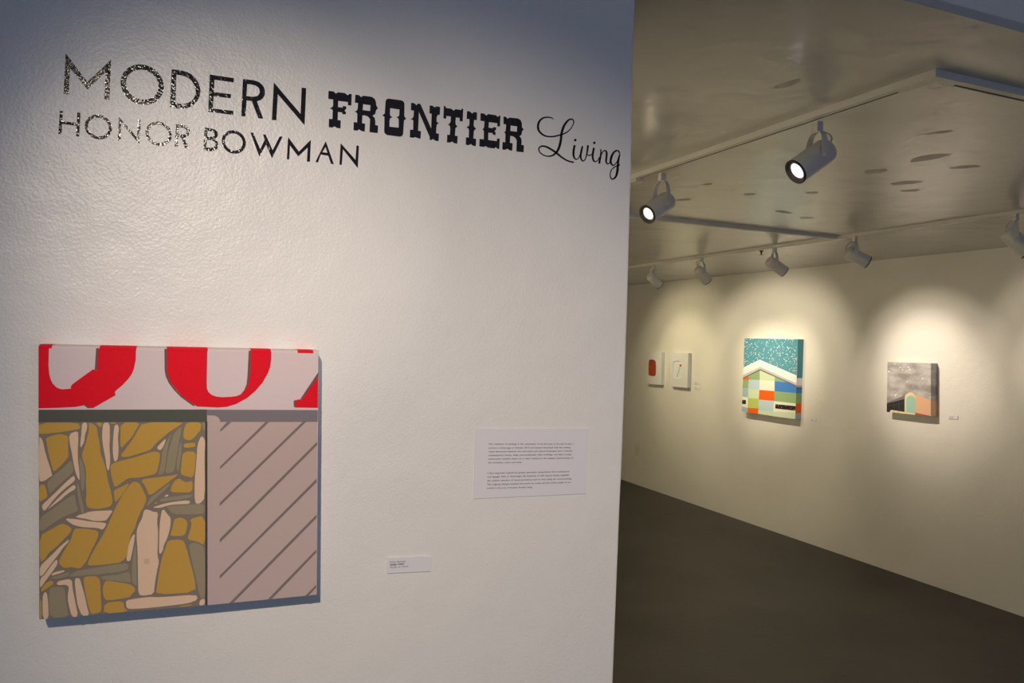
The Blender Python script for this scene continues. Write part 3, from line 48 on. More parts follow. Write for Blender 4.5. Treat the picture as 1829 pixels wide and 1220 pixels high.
ART=[('pink',1,[(-1754,16703),(1855,16723),(1869,15872),(-1730,15883)]),('taupe',1,[(-1730,15883),(328,15885),(414,13108),(-1641,13126)]),('mauve',1,[(328,15885),(1869,15872),(1949,13115),(414,13108)]),('redz',2,[(-1755,16707),(-1636,16708),(-1634,16472),(-1622,16362),(-1604,16291),(-1578,16236),(-1532,16186),(-1497,16169),(-1462,16161),(-1363,16172),(-1369,16194),(-1353,16226),(-1312,16263),(-1113,16433),(-1065,16418),(-1057,16717),(-600,16726),(-598,16573),(-617,16450),(-641,16376),(-676,16319),(-739,16236),(-831,16146),(-841,16122),(-830,16095),(-837,16082),(-1097,15912),(-1147,15917),(-1205,15949),(-1302,15928),(-1511,15916),(-1732,15910)]),('dark',3,[(-1083,16718),(-1054,16717),(-1060,16421),(-1091,16426)]),('dark',3,[(-1205,15949),(-1183,15952),(-1147,15926),(-1097,15914),(-1161,15912)]),('redz',2,[(-206,16725),(311,16731),(317,16255),(322,16188),(344,16137),(385,16098),(449,16073),(529,16063),(657,16071),(721,16079),(777,16105),(824,16154),(855,16209),(869,16278),(899,16726),(1180,16724),(1181,16611),(1172,16507),(1145,16420),(1075,16280),(980,16158),(868,16054),(724,15968),(597,15926),(469,15917),(201,15931),(174,15948),(83,16002),(0,16077),(-76,16168),(-143,16259),(-184,16350),(-205,16432)]),('dark',3,[(-244,16733),(-206,16730),(-202,16432),(-184,16350),(-143,16259),(-72,16160),(0,16077),(174,15943),(151,15938),(-15,16065),(-102,16159),(-174,16258),(-215,16349),(-231,16432)]),('dark',3,[(868,16739),(900,16736),(902,16433),(882,16278),(863,16209),(824,16148),(777,16104),(824,16166),(854,16252),(863,16381)]),('redz',2,[(1861,16381),(1873,15909),(1550,15915),(1547,16007),(1571,16033),(1637,16035)]),('dark',3,[(1864,16443),(1863,16377),(1640,16035),(1614,16039)]),('dark',3,[(1518,16007),(1546,16030),(1555,16026),(1547,16003),(1550,15915),(1527,15924)]),('band',3,[(-1731,15891),(333,15889),(338,15715),(-1727,15730)]),('grayband',3,[(336,15887),(1874,15876),(1876,15701),(512,15713),(507,15747),(482,15781),(441,15802),(338,15809)]),('line',5,[(315,15722),(342,15722),(425,13109),(399,13108)]),('stripe',3,[(604,15709),(663,15708),(520,15572),(519,15603)]),('stripe',3,[(1130,15704),(1180,15704),(534,15038),(532,15075)]),('stripe',3,[(1659,15703),(1711,15706),(545,14513),(544,14559)]),('stripe',3,[(1882,15408),(1881,15354),(562,13989),(560,14040)]),('stripe',3,[(1892,14856),(1894,14802),(578,13473),(576,13517)]),('stripe',3,[(1906,14317),(1908,14265),(769,13109),(716,13109)]),('stripe',3,[(1921,13796),(1919,13746),(1303,13112),(1244,13112)]),('stripe',3,[(1935,13268),(1936,13223),(1831,13111),(1774,13111)]),('gold',4,[(-1625,15722),(-1374,15720),(-1267,15707),(-1247,15676),(-1240,15657),(-1242,15639),(-1275,15626),(-1356,15611),(-1411,15601),(-1469,15591),(-1539,15584),(-1655,15574),(-1705,15572),(-1714,15575),(-1719,15609),(-1721,15691)]),('gold',4,[(-1608,15532),(-1525,15561),(-1471,15568),(-1417,15555),(-1391,15544),(-1378,15528),(-1374,15502),(-1374,15453),(-1373,15397),(-1368,15305),(-1368,15264),(-1375,15252),(-1389,15230),(-1420,15188),(-1453,15148),(-1505,15090),(-1530,15074),(-1541,15091),(-1553,15130),(-1574,15210),(-1589,15268),(-1604,15336),(-1613,15384),(-1623,15439),(-1630,15474),(-1638,15508)]),('tan',4,[(-1709,15535),(-1692,15521),(-1681,15504),(-1669,15473),(-1657,15428),(-1639,15342),(-1613,15248),(-1566,15094),(-1549,15029),(-1551,15020),(-1560,15011),(-1581,14996),(-1597,14984),(-1615,14966),(-1632,14956),(-1658,14948),(-1675,14948),(-1692,14956),(-1703,15087),(-1712,15413)]),('tan',4,[(-1347,15578),(-1289,15602),(-1264,15587),(-1259,15523),(-1258,15469),(-1260,15394),(-1260,15331),(-1256,15245),(-1250,15181),(-1239,15107),(-1232,15046),(-1227,14966),(-1231,14946),(-1247,14973),(-1259,15000),(-1274,15041),(-1286,15086),(-1302,15161),(-1313,15219),(-1326,15294),(-1337,15350),(-1353,15418),(-1361,15472),(-1367,15541)]),('tan',4,[(-1208,15718),(-1175,15718),(-1161,15701),(-1158,15657),(-1163,15621),(-1177,15571),(-1183,15530),(-1187,15474),(-1197,15435),(-1219,15391),(-1229,15389),(-1234,15427),(-1233,15466),(-1228,15528),(-1225,15589),(-1222,15682)]),('gold',4,[(-1135,15716),(-1116,15711),(-1094,15698),(-1057,15672),(-1040,15637),(-1032,15574),(-1024,15527),(-1009,15471),(-1000,15414),(-991,15327),(-979,15272),(-958,15222),(-941,15172),(-919,15096),(-904,15029),(-888,14935),(-874,14873),(-855,14809),(-841,14748),(-824,14656),(-828,14608),(-855,14578),(-895,14562),(-967,14551),(-1015,14550),(-1065,14558),(-1094,14566),(-1119,14580),(-1133,14603),(-1142,14647),(-1145,14688),(-1141,14750),(-1142,14799),(-1150,14861),(-1153,14923),(-1153,15016),(-1156,15072),(-1166,15122),(-1177,15161),(-1195,15211),(-1204,15246),(-1210,15283),(-1204,15322),(-1185,15384),(-1172,15434),(-1158,15503),(-1149,15549),(-1140,15598),(-1138,15640),(-1141,15696)]),('gold',4,[(-1044,15717),(-995,15716),(-979,15703),(-989,15668),(-998,15656),(-1012,15660),(-1028,15673),(-1054,15705)]),('tan',4,[(-949,15716),(-907,15716),(-888,15666),(-883,15541),(-882,15472),(-885,15421),(-882,15357),(-871,15244),(-869,15175),(-874,15112),(-880,15082),(-888,15066),(-894,15067),(-903,15083),(-912,15123),(-926,15212),(-936,15271),(-949,15334),(-959,15388),(-971,15463),(-976,15522),(-977,15597),(-975,15647),(-968,15696)]),('gold',4,[(-869,15715),(-819,15715),(-806,15711),(-823,15702),(-841,15698),(-869,15699),(-882,15703),(-886,15712)]),('tan',4,[(-828,15675),(-815,15687),(-804,15688),(-789,15679),(-782,15664),(-776,15636),(-777,15602),(-783,15546),(-783,15491),(-775,15409),(-772,15342),(-774,15254),(-782,15211),(-798,15190),(-809,15185),(-820,15195),(-829,15226),(-839,15295),(-843,15359),(-843,15454),(-841,15530),(-836,15631)]),('olive',4,[(-1231,15244),(-1217,15219),(-1204,15190),(-1186,15139),(-1176,15090),(-1167,15016),(-1165,14952),(-1169,14865),(-1175,14819),(-1185,14789),(-1194,14806),(-1207,14881),(-1214,14942),(-1219,15023),(-1225,15074),(-1235,15124),(-1238,15168),(-1237,15230)]),('olive',4,[(-1591,14947),(-1550,15000),(-1507,15044),(-1439,15104),(-1395,15149),(-1350,15204),(-1326,15203),(-1308,15146),(-1302,15109),(-1303,15072),(-1325,15036),(-1377,14983),(-1422,14936),(-1485,14871),(-1522,14830),(-1556,14792),(-1574,14793),(-1586,14833),(-1594,14866),(-1603,14909)]),('tan',4,[(-1652,14632),(-1635,14656),(-1601,14692),(-1534,14763),(-1483,14818),(-1421,14890),(-1374,14940),(-1317,14996),(-1292,15005),(-1284,14971),(-1285,14951),(-1292,14936),(-1319,14909),(-1380,14856),(-1426,14811),(-1483,14749),(-1529,14690),(-1588,14601),(-1617,14565),(-1633,14563),(-1643,14575),(-1655,14610)]),('tan',4,[(-1586,14580),(-1547,14630),(-1512,14672),(-1460,14731),(-1409,14785),(-1330,14861),(-1293,14887),(-1277,14874),(-1272,14860),(-1273,14838),(-1293,14817),(-1343,14786),(-1384,14752),(-1436,14699),(-1477,14663),(-1529,14622),(-1561,14596),(-1590,14570)]),('olive',4,[(-1652,14485),(-1591,14531),(-1539,14572),(-1466,14633),(-1405,14681),(-1323,14742),(-1286,14755),(-1274,14726),(-1267,14693),(-1260,14637),(-1251,14600),(-1235,14562),(-1235,14542),(-1252,14527),(-1291,14510),(-1371,14480),(-1432,14448),(-1505,14397),(-1564,14354),(-1640,14294),(-1671,14314),(-1674,14424)]),('olive',4,[(-1255,14907),(-1241,14894),(-1230,14857),(-1213,14776),(-1200,14715),(-1181,14639),(-1170,14585),(-1160,14523),(-1164,14497),(-1183,14495),(-1195,14520),(-1208,14586),(-1219,14641),(-1235,14716),(-1246,14782),(-1257,14876)]),('gold',4,[(-1681,14904),(-1644,14905),(-1625,14888),(-1613,14845),(-1605,14808),(-1595,14759),(-1602,14732),(-1628,14712),(-1649,14696),(-1678,14677),(-1690,14722),(-1694,14853)]),('gold',4,[(-703,15717),(-567,15716),(-525,15692),(-555,15634),(-577,15588),(-604,15532),(-628,15495),(-661,15457),(-689,15423),(-729,15373),(-747,15384),(-754,15459),(-756,15539),(-756,15667)]),('gold',4,[(-375,15715),(-85,15713),(23,15704),(3,15681),(-35,15653),(-111,15602),(-154,15570),(-188,15538),(-224,15504),(-281,15451),(-317,15411),(-350,15364),(-377,15338),(-411,15320),(-451,15305),(-520,15284),(-573,15268),(-641,15247),(-681,15241),(-715,15245),(-732,15252),(-741,15264),(-735,15283),(-711,15317),(-682,15360),(-633,15435),(-601,15489),(-568,15552),(-541,15607),(-503,15685)]),('tan',4,[(-188,15476),(-196,15437),(-206,15403),(-225,15356),(-241,15335),(-261,15329),(-276,15334),(-294,15354),(-288,15377),(-254,15418),(-229,15447),(-197,15478)]),('gold',4,[(-849,15152),(-805,15173),(-735,15194),(-599,15228),(-517,15252),(-442,15279),(-397,15294),(-357,15306),(-328,15309),(-292,15305),(-273,15297),(-259,15281),(-254,15254),(-256,15203),(-262,15150),(-276,15067),(-288,15026),(-304,15004),(-338,14989),(-407,14972),(-457,14963),(-514,14955),(-557,14953),(-609,14955),(-642,14948),(-676,14927),(-704,14905),(-743,14872),(-769,14855),(-796,14843),(-813,14859),(-829,14910),(-840,14954),(-853,15018),(-860,15065),(-865,15121)]),('olive',4,[(-116,15535),(-138,15462),(-151,15397),(-163,15308),(-173,15214),(-186,15067),(-203,15004),(-232,14992),(-249,14990),(-264,14997),(-261,15040),(-241,15142),(-232,15212),(-228,15289),(-215,15350),(-185,15426),(-159,15480),(-122,15541)]),('olive',4,[(8,15633),(2,15562),(-7,15491),(-21,15381),(-33,15292),(-47,15176),(-55,15106),(-62,15041),(-92,15012),(-159,15001),(-182,15027),(-172,15104),(-165,15170),(-156,15260),(-144,15328),(-123,15411),(-109,15469),(-93,15533),(-65,15581),(-11,15638)]),('olive',4,[(5,15438),(15,15428),(18,15384),(18,15284),(15,15219),(5,15155),(-1,15104),(-5,15039),(-14,15024),(-32,15051),(-39,15087),(-38,15151),(-34,15207),(-25,15284),(-16,15343),(-3,15414)]),('gold',4,[(115,15711),(220,15710),(262,15685),(263,15624),(252,15587),(224,15555),(204,15528),(181,15493),(158,15473),(122,15457),(96,15456),(66,15470),(50,15483),(38,15503),(35,15533),(38,15591),(47,15636),(66,15690)]),('gold',4,[(73,15415),(157,15423),(193,15412),(200,15376),(168,15359),(81,15351),(46,15362),(42,15398)]),('gold',4,[(76,15301),(172,15299),(209,15254),(206,15144),(200,15062),(188,14964),(163,14932),(112,14947),(75,14958),(32,14973),(17,15012),(21,15096),(25,15167),(34,15264)]),('tan',4,[(277,15510),(298,15494),(311,15474),(321,15438),(324,15383),(321,15278),(326,15106),(341,14771),(333,14621),(296,14574),(266,14558),(226,14567),(209,14641),(203,14820),(204,14942),(212,15072),(217,15185),(221,15341),(233,15427),(258,15491)]),('olive',4,[(283,15708),(307,15708),(317,15679),(318,15605),(311,15584),(294,15603),(284,15633),(276,15687)]),('gold',4,[(-460,14932),(-382,14942),(-301,14950),(-172,14962),(-101,14970),(-48,14982),(-24,14983),(-18,14977),(-57,14941),(-161,14858),(-233,14800),(-313,14736),(-353,14713),(-377,14717),(-393,14742),(-412,14800),(-435,14846),(-475,14905)]),('gold',4,[(6,14921),(30,14903),(52,14890),(82,14873),(112,14871),(159,14886),(178,14854),(179,14760),(145,14723),(58,14724),(-6,14728),(-80,14737),(-106,14759),(-99,14804),(-87,14839),(-65,14883),(-45,14906),(-15,14921)]),('gold',4,[(-1086,13868),(-1045,13964),(-1012,14033),(-970,14111),(-939,14173),(-902,14252),(-874,14322),(-837,14420),(-809,14495),(-772,14588),(-743,14653),(-706,14726),(-670,14786),(-617,14866),(-583,14899),(-549,14901),(-525,14892),(-498,14869),(-470,14819),(-423,14715),(-407,14662),(-412,14630),(-422,14596),(-444,14539),(-456,14510),(-467,14492),(-482,14456),(-508,14381),(-523,14332),(-533,14282),(-547,14243),(-574,14193),(-589,14152),(-599,14096),(-608,14037),(-622,13943),(-632,13894),(-643,13863),(-660,13840),(-693,13814),(-728,13802),(-784,13797),(-832,13794),(-898,13789),(-958,13788),(-1047,13789),(-1086,13798),(-1098,13821)]),('gold',4,[(-792,14806),(-731,14834),(-686,14857),(-633,14885),(-634,14858),(-691,14760),(-730,14701),(-774,14646),(-794,14642),(-801,14686),(-806,14724),(-813,14774)]),('olive',4,[(-127,14863),(-120,14850),(-131,14825),(-165,14775),(-199,14739),(-250,14696),(-295,14653),(-357,14585),(-387,14558),(-401,14556),(-397,14580),(-373,14646),(-341,14689),(-284,14731),(-233,14774),(-158,14842)]),('tan',4,[(-175,14693),(-146,14708),(-134,14707),(-130,14691),(-139,14682),(-165,14677),(-178,14678),(-184,14684)]),('gold',4,[(-308,14596),(-280,14611),(-269,14610),(-272,14592),(-283,14587),(-309,14589)]),('olive',4,[(-215,14658),(-141,14664),(-49,14674),(115,14692),(179,14689),(177,14663),(148,14648),(76,14635),(-15,14624),(-174,14609),(-238,14615),(-242,14644)]),('tan',4,[(-311,14543),(-242,14565),(-192,14579),(-133,14592),(-55,14602),(88,14613),(146,14605),(150,14574),(118,14562),(31,14563),(-29,14562),(-94,14559),(-145,14550),(-209,14531),(-257,14525),(-316,14532)]),('olive',4,[(-149,14535),(-120,14543),(-69,14547),(32,14548),(131,14551),(281,14557),(342,14531),(344,14459),(336,14426),(312,14414),(236,14411),(67,14417),(-15,14424),(-57,14436),(-81,14452),(-100,14478),(-119,14498),(-149,14522)]),('tan',4,[(-407,14513),(-372,14505),(-351,14497),(-334,14483),(-310,14475),(-269,14470),(-256,14439),(-262,14366),(-261,14304),(-249,14220),(-245,14151),(-245,14062),(-245,13991),(-245,13901),(-240,13846),(-226,13797),(-225,13749),(-239,13677),(-249,13611),(-261,13515),(-267,13446),(-272,13364),(-302,13330),(-374,13324),(-416,13326),(-454,13339),(-472,13402),(-479,13552),(-485,13686),(-493,13877),(-501,13993),(-511,14095),(-515,14158),(-515,14215),(-509,14257),(-494,14307),(-480,14341),(-461,14379),(-450,14410),(-443,14455),(-436,14482),(-425,14507)]),('tan',4,[(-206,14488),(-192,14500),(-180,14497),(-165,14476),(-152,14458),(-133,14431),(-118,14410),(-96,14383),(-89,14342),(-93,14265),(-101,14205),(-120,14129),(-136,14076),(-161,14020),(-172,13983),(-175,13945),(-184,13919),(-202,13891),(-213,13887),(-224,13904),(-229,13991),(-231,14197),(-228,14323),(-216,14438)]),('tan',4,[(-536,14166),(-540,14097),(-547,14035),(-561,13947),(-570,13890),(-579,13834),(-594,13814),(-622,13819),(-631,13852),(-623,13931),(-616,13986),(-606,14049),(-596,14090),(-580,14134),(-566,14160),(-543,14184)]),('gold',4,[(-32,14363),(16,14375),(49,14373),(85,14357),(106,14337),(124,14304),(129,14270),(122,14219),(115,14180),(101,14132),(53,14116),(-54,14123),(-92,14139),(-81,14174),(-73,14208),(-62,14259),(-56,14296),(-52,14341)]),('gold',4,[(201,14361),(312,14383),(358,14296),(366,14053),(345,13973),(284,14012),(238,14032),(184,14045),(156,14059),(140,14079),(141,14109),(157,14163),(167,14204),(178,14256),(177,14293),(163,14336)]),('gold',4,[(-78,14069),(17,14069),(64,14060),(89,14035),(106,14000),(126,13933),(145,13868),(172,13768),(196,13682),(230,13562),(249,13469),(263,13354),(154,13311),(-135,13319),(-245,13348),(-240,13415),(-232,13499),(-216,13645),(-203,13735),(-188,13817),(-174,13877),(-152,13946),(-138,13994),(-122,14048)]),('olive',4,[(164,13985),(190,14009),(216,14015),(256,14004),(293,13986),(348,13949),(374,13783),(388,13396),(384,13235),(360,13211),(343,13215),(324,13249),(308,13300),(287,13393),(273,13456),(259,13523),(242,13593),(214,13706),(193,13800),(165,13926)]),('olive',4,[(-527,14048),(-517,13997),(-509,13896),(-500,13692),(-495,13579),(-489,13496),(-493,13466),(-507,13474),(-522,13488),(-546,13515),(-556,13559),(-559,13641),(-559,13711),(-556,13806),(-550,13893),(-536,14019)]),('olive',4,[(-1291,13693),(-1238,13726),(-1174,13743),(-1064,13752),(-939,13764),(-726,13785),(-634,13788),(-613,13774),(-605,13753),(-604,13715),(-629,13695),(-694,13681),(-763,13673),(-875,13667),(-963,13664),(-1074,13664),(-1162,13663),(-1276,13660),(-1319,13664),(-1314,13676)]),('olive',4,[(-898,13639),(-769,13641),(-689,13649),(-616,13668),(-583,13651),(-573,13586),(-569,13551),(-571,13526),(-615,13526),(-724,13551),(-797,13565),(-876,13575),(-916,13592),(-939,13626)]),('olive',4,[(-1537,13669),(-1513,13673),(-1458,13686),(-1341,13717),(-1302,13715),(-1323,13679),(-1358,13661),(-1428,13648),(-1475,13648),(-1527,13662)]),('gold',4,[(-1404,14375),(-1366,14357),(-1339,14338),(-1308,14309),(-1303,14283),(-1321,14247),(-1345,14215),(-1387,14168),(-1421,14129),(-1468,14077),(-1503,14043),(-1545,14010),(-1567,13982),(-1582,13947),(-1603,13919),(-1643,13884),(-1661,13950),(-1667,14153),(-1643,14248),(-1577,14287),(-1522,14319),(-1448,14364)]),('gold',4,[(-1235,14303),(-1163,14296),(-1107,14286),(-1035,14269),(-1000,14253),(-982,14230),(-981,14200),(-996,14144),(-1016,14089),(-1053,14005),(-1077,13945),(-1103,13879),(-1127,13833),(-1164,13783),(-1187,13764),(-1209,13766),(-1233,13771),(-1271,13784),(-1305,13787),(-1354,13781),(-1387,13794),(-1423,13830),(-1437,13857),(-1435,13887),(-1420,13930),(-1385,14007),(-1357,14063),(-1321,14129),(-1302,14176),(-1290,14231),(-1280,14264),(-1268,14294)]),('tan',4,[(-1253,14461),(-1229,14477),(-1204,14486),(-1166,14495),(-1138,14504),(-1106,14518),(-1037,14524),(-892,14524),(-831,14522),(-821,14517),(-831,14491),(-867,14430),(-888,14401),(-904,14388),(-941,14385),(-1019,14389),(-1061,14396),(-1089,14408),(-1130,14421),(-1207,14440),(-1243,14450),(-1257,14454)]),('tan',4,[(-1358,14442),(-1271,14430),(-1202,14417),(-1114,14393),(-1049,14380),(-971,14369),(-928,14361),(-897,14352),(-894,14329),(-918,14280),(-942,14268),(-982,14288),(-1028,14298),(-1105,14306),(-1157,14314),(-1213,14327),(-1249,14339),(-1288,14357),(-1323,14382),(-1373,14428)]),('tan',4,[(-1328,14157),(-1333,14133),(-1347,14109),(-1378,14075),(-1403,14040),(-1434,13987),(-1470,13932),(-1531,13844),(-1565,13792),(-1591,13745),(-1612,13717),(-1642,13694),(-1654,13717),(-1656,13798),(-1638,13849),(-1588,13900),(-1550,13941),(-1503,13992),(-1471,14029),(-1435,14069),(-1400,14103),(-1347,14149)]),('tan',4,[(-1454,13882),(-1455,13848),(-1465,13819),(-1488,13778),(-1511,13741),(-1547,13689),(-1575,13646),(-1610,13588),(-1629,13560),(-1641,13548),(-1647,13570),(-1649,13638),(-1637,13677),(-1604,13708),(-1577,13744),(-1542,13806),(-1516,13845),(-1488,13882),(-1472,13897),(-1458,13896)]),('tan',4,[(-1371,13752),(-1368,13739),(-1380,13730),(-1415,13717),(-1449,13708),(-1499,13697),(-1519,13697),(-1519,13709),(-1510,13720),(-1487,13735),(-1454,13744),(-1395,13753)]),('gold',4,[(-1517,13628),(-1500,13614),(-1494,13601),(-1496,13581),(-1511,13564),(-1549,13540),(-1576,13520),(-1610,13496),(-1626,13492),(-1634,13509),(-1626,13533),(-1600,13578),(-1575,13604),(-1538,13625)]),('tan',4,[(-1453,13594),(-1436,13611),(-1397,13621),(-1313,13630),(-1278,13606),(-1272,13538),(-1262,13472),(-1242,13374),(-1224,13288),(-1199,13167),(-1206,13119),(-1248,13117),(-1276,13160),(-1304,13271),(-1317,13337),(-1322,13393),(-1320,13440),(-1312,13503),(-1318,13536),(-1343,13554),(-1371,13560),(-1416,13558),(-1440,13563),(-1454,13581)]),('tan',4,[(-1235,13636),(-1199,13633),(-1181,13613),(-1169,13564),(-1154,13512),(-1131,13429),(-1115,13364),(-1098,13282),(-1084,13221),(-1064,13149),(-1076,13120),(-1125,13120),(-1157,13150),(-1188,13229),(-1207,13302),(-1224,13408),(-1235,13491),(-1245,13596)]),('gold',4,[(-1135,13639),(-1103,13647),(-1067,13648),(-1006,13643),(-973,13628),(-950,13595),(-938,13537),(-932,13423),(-924,13330),(-914,13207),(-921,13155),(-949,13146),(-977,13140),(-1020,13134),(-1045,13154),(-1064,13211),(-1082,13278),(-1107,13394),(-1123,13482),(-1141,13593)]),('gold',4,[(-882,13560),(-864,13569),(-825,13564),(-744,13542),(-683,13526),(-609,13507),(-565,13487),(-527,13455),(-511,13432),(-509,13407),(-520,13386),(-550,13356),(-565,13338),(-572,13322),(-635,13311),(-789,13299),(-859,13306),(-885,13335),(-899,13372),(-908,13438),(-907,13484),(-894,13536)]),('gold',4,[(-831,13273),(-703,13275),(-649,13254),(-640,13197),(-624,13163),(-594,13134),(-650,13122),(-822,13123),(-887,13156),(-882,13239)]),('tan',4,[(-598,13282),(-533,13289),(-472,13294),(-383,13299),(-308,13297),(-210,13285),(-74,13280),(173,13278),(277,13261),(290,13219),(269,13193),(203,13170),(116,13159),(-38,13153),(-173,13150),(-363,13148),(-469,13150),(-551,13155),(-589,13164),(-606,13181),(-615,13207),(-621,13259)]),('olive',4,[(-1525,13531),(-1491,13540),(-1452,13540),(-1389,13530),(-1361,13502),(-1352,13442),(-1344,13383),(-1331,13293),(-1319,13229),(-1303,13156),(-1345,13127),(-1467,13127),(-1520,13173),(-1534,13290),(-1539,13378),(-1539,13486)]),('tan',4,[(-1592,13477),(-1575,13480),(-1564,13455),(-1553,13391),(-1545,13313),(-1536,13178),(-1548,13126),(-1588,13127),(-1606,13191),(-1612,13351),(-1611,13428),(-1602,13463)]),('tan',4,[(387,13191),(389,13138),(373,13117),(329,13115),(315,13132),(321,13175),(338,13197),(373,13208)]),('gold',4,[(-1638,13388),(-1627,13387),(-1621,13330),(-1615,13184),(-1618,13127),(-1630,13127),(-1637,13184),(-1641,13331)]),('gold',4,[(76,13132),(169,13142),(209,13142),(217,13130),(187,13124),(101,13123),(61,13123),(46,13127)]),('stain',6,[(-339,13793),(-343,13775),(-353,13762),(-369,13755),(-386,13756),(-402,13766),(-414,13781),(-418,13799),(-414,13817),(-404,13830),(-388,13837),(-371,13835),(-355,13826),(-343,13810)])]
FRONT=[(-1754,16703),(1855,16723),(1949,13115),(-1641,13126)]
TOPB=[('redz',-1605),('pink',-1044),('redz',-595),('pink',-216),('redz',317),('pink',896),('redz',1176),('pink',1556),('redz',1783),('pink',1856)]
P2FRONT=[(62412,18043),(55120,18030),(55128,10843),(62442,10845)]
P2=[('teal',[(62412,18043),(55120,18030),(55140,14774),(60098,16028),(62416,15181)]),('white',[(62416,15181),(60098,16028),(55129,14775),(55129,14057),(60012,15347),(62433,14431)]),('lgray',[(62433,14431),(60012,15347),(55129,14057),(55132,13876),(60001,15120),(62433,14160)]),('dgray',[(62433,14160),(60001,15120),(55132,13876),(55129,13794),(59995,15006),(62427,14034)]),('orange',[(62104,14142),(61599,14340),(61582,14011),(62423,13962),(62427,14034)]),('green',[(61599,14340),(60046,14986),(60001,14085),(61583,14028)]),('pgreen',[(60046,14986),(59995,15006),(57951,14487),(57932,14104),(60001,14085)]),('green',[(57951,14487),(56269,14086),(57932,14095)]),('green',[(62423,13962),(61582,14011),(61595,13205),(62436,13148)]),('blueg',[(62436,13148),(61594,13187),(61588,12267),(62435,12308)]),('cream',[(62435,12308),(61589,12285),(61579,11285),(62439,11324)]),('glit',[(62432,11992),(61886,12001),(61879,11607),(62439,11594)]),('blueg',[(62439,11324),(61579,11285),(61582,10811),(62442,10845)]),('lblue',[(61583,14028),(60001,14085),(59993,13139),(61591,13116)]),('pgreen',[(61591,13116),(59993,13139),(60015,12278),(61586,12223)]),('ygreen',[(61586,12223),(60041,12276),(60060,11344),(61579,11285)]),('orange',[(61579,11285),(60060,11344),(60074,10843),(61582,10811)]),('cream',[(60001,14085),(57932,14104),(57911,13166),(59993,13139)]),('orange',[(59993,13139),(57936,13164),(57953,12257),(60012,12217)]),('lblue',[(60012,12217),(57953,12257),(57991,11261),(60053,11205)]),('pgreen',[(60053,11205),(57991,11261),(58020,10822),(60074,10843)]),('blue',[(57932,14095),(56269,14086),(55129,13794),(55112,13193),(57911,13166)]),('green',[(57911,13166),(55112,13193),(55114,12262),(57953,12240)]),('cream',[(57953,12240),(55114,12262),(55122,11445),(57991,11261)]),('glit',[(57731,11977),(55114,12015),(55118,11602),(57736,11576)]),('pgreen2',[(57991,11261),(55122,11445),(55128,10843),(58020,10822)])]
P3FRONT=[(45340,16349),(41471,16401),(41322,12515),(45244,12452)]
P3=[('pink',[(42785,14027),(41366,13674),(41323,12542),(42653,12640),(42678,13759)]),('yellow',[(43608,12564),(43635,13739),(43562,13913),(43371,14067),(43146,14150),(42917,14100),(42783,13972),(42678,13759),(42654,13154),(42647,12492)]),('mint',[(43462,12551),(43486,13639),(43425,13755),(43264,13852),(43038,13897),(42875,13865),(42742,13754),(42671,13594),(42648,12519)]),('black',[(45265,13122),(43650,13626),(43608,12553),(45244,12452)]),('dgray',[(45226,13200),(43627,13880),(43629,13599),(45264,13105)]),('yellow',[(44975,12461),(44911,12598),(44790,12650),(42663,12573),(42659,12469)]),('red',[(42653,12640),(41402,12518),(41463,12496),(42659,12458)]),('seam',[(44611,13309),(44571,13324),(44539,12542),(44580,12544)]),('seam',[(44177,13459),(44137,13473),(44100,12528),(44140,12530)]),('seam',[(45256,12922),(43637,13290),(43635,13257),(45255,12888)])]
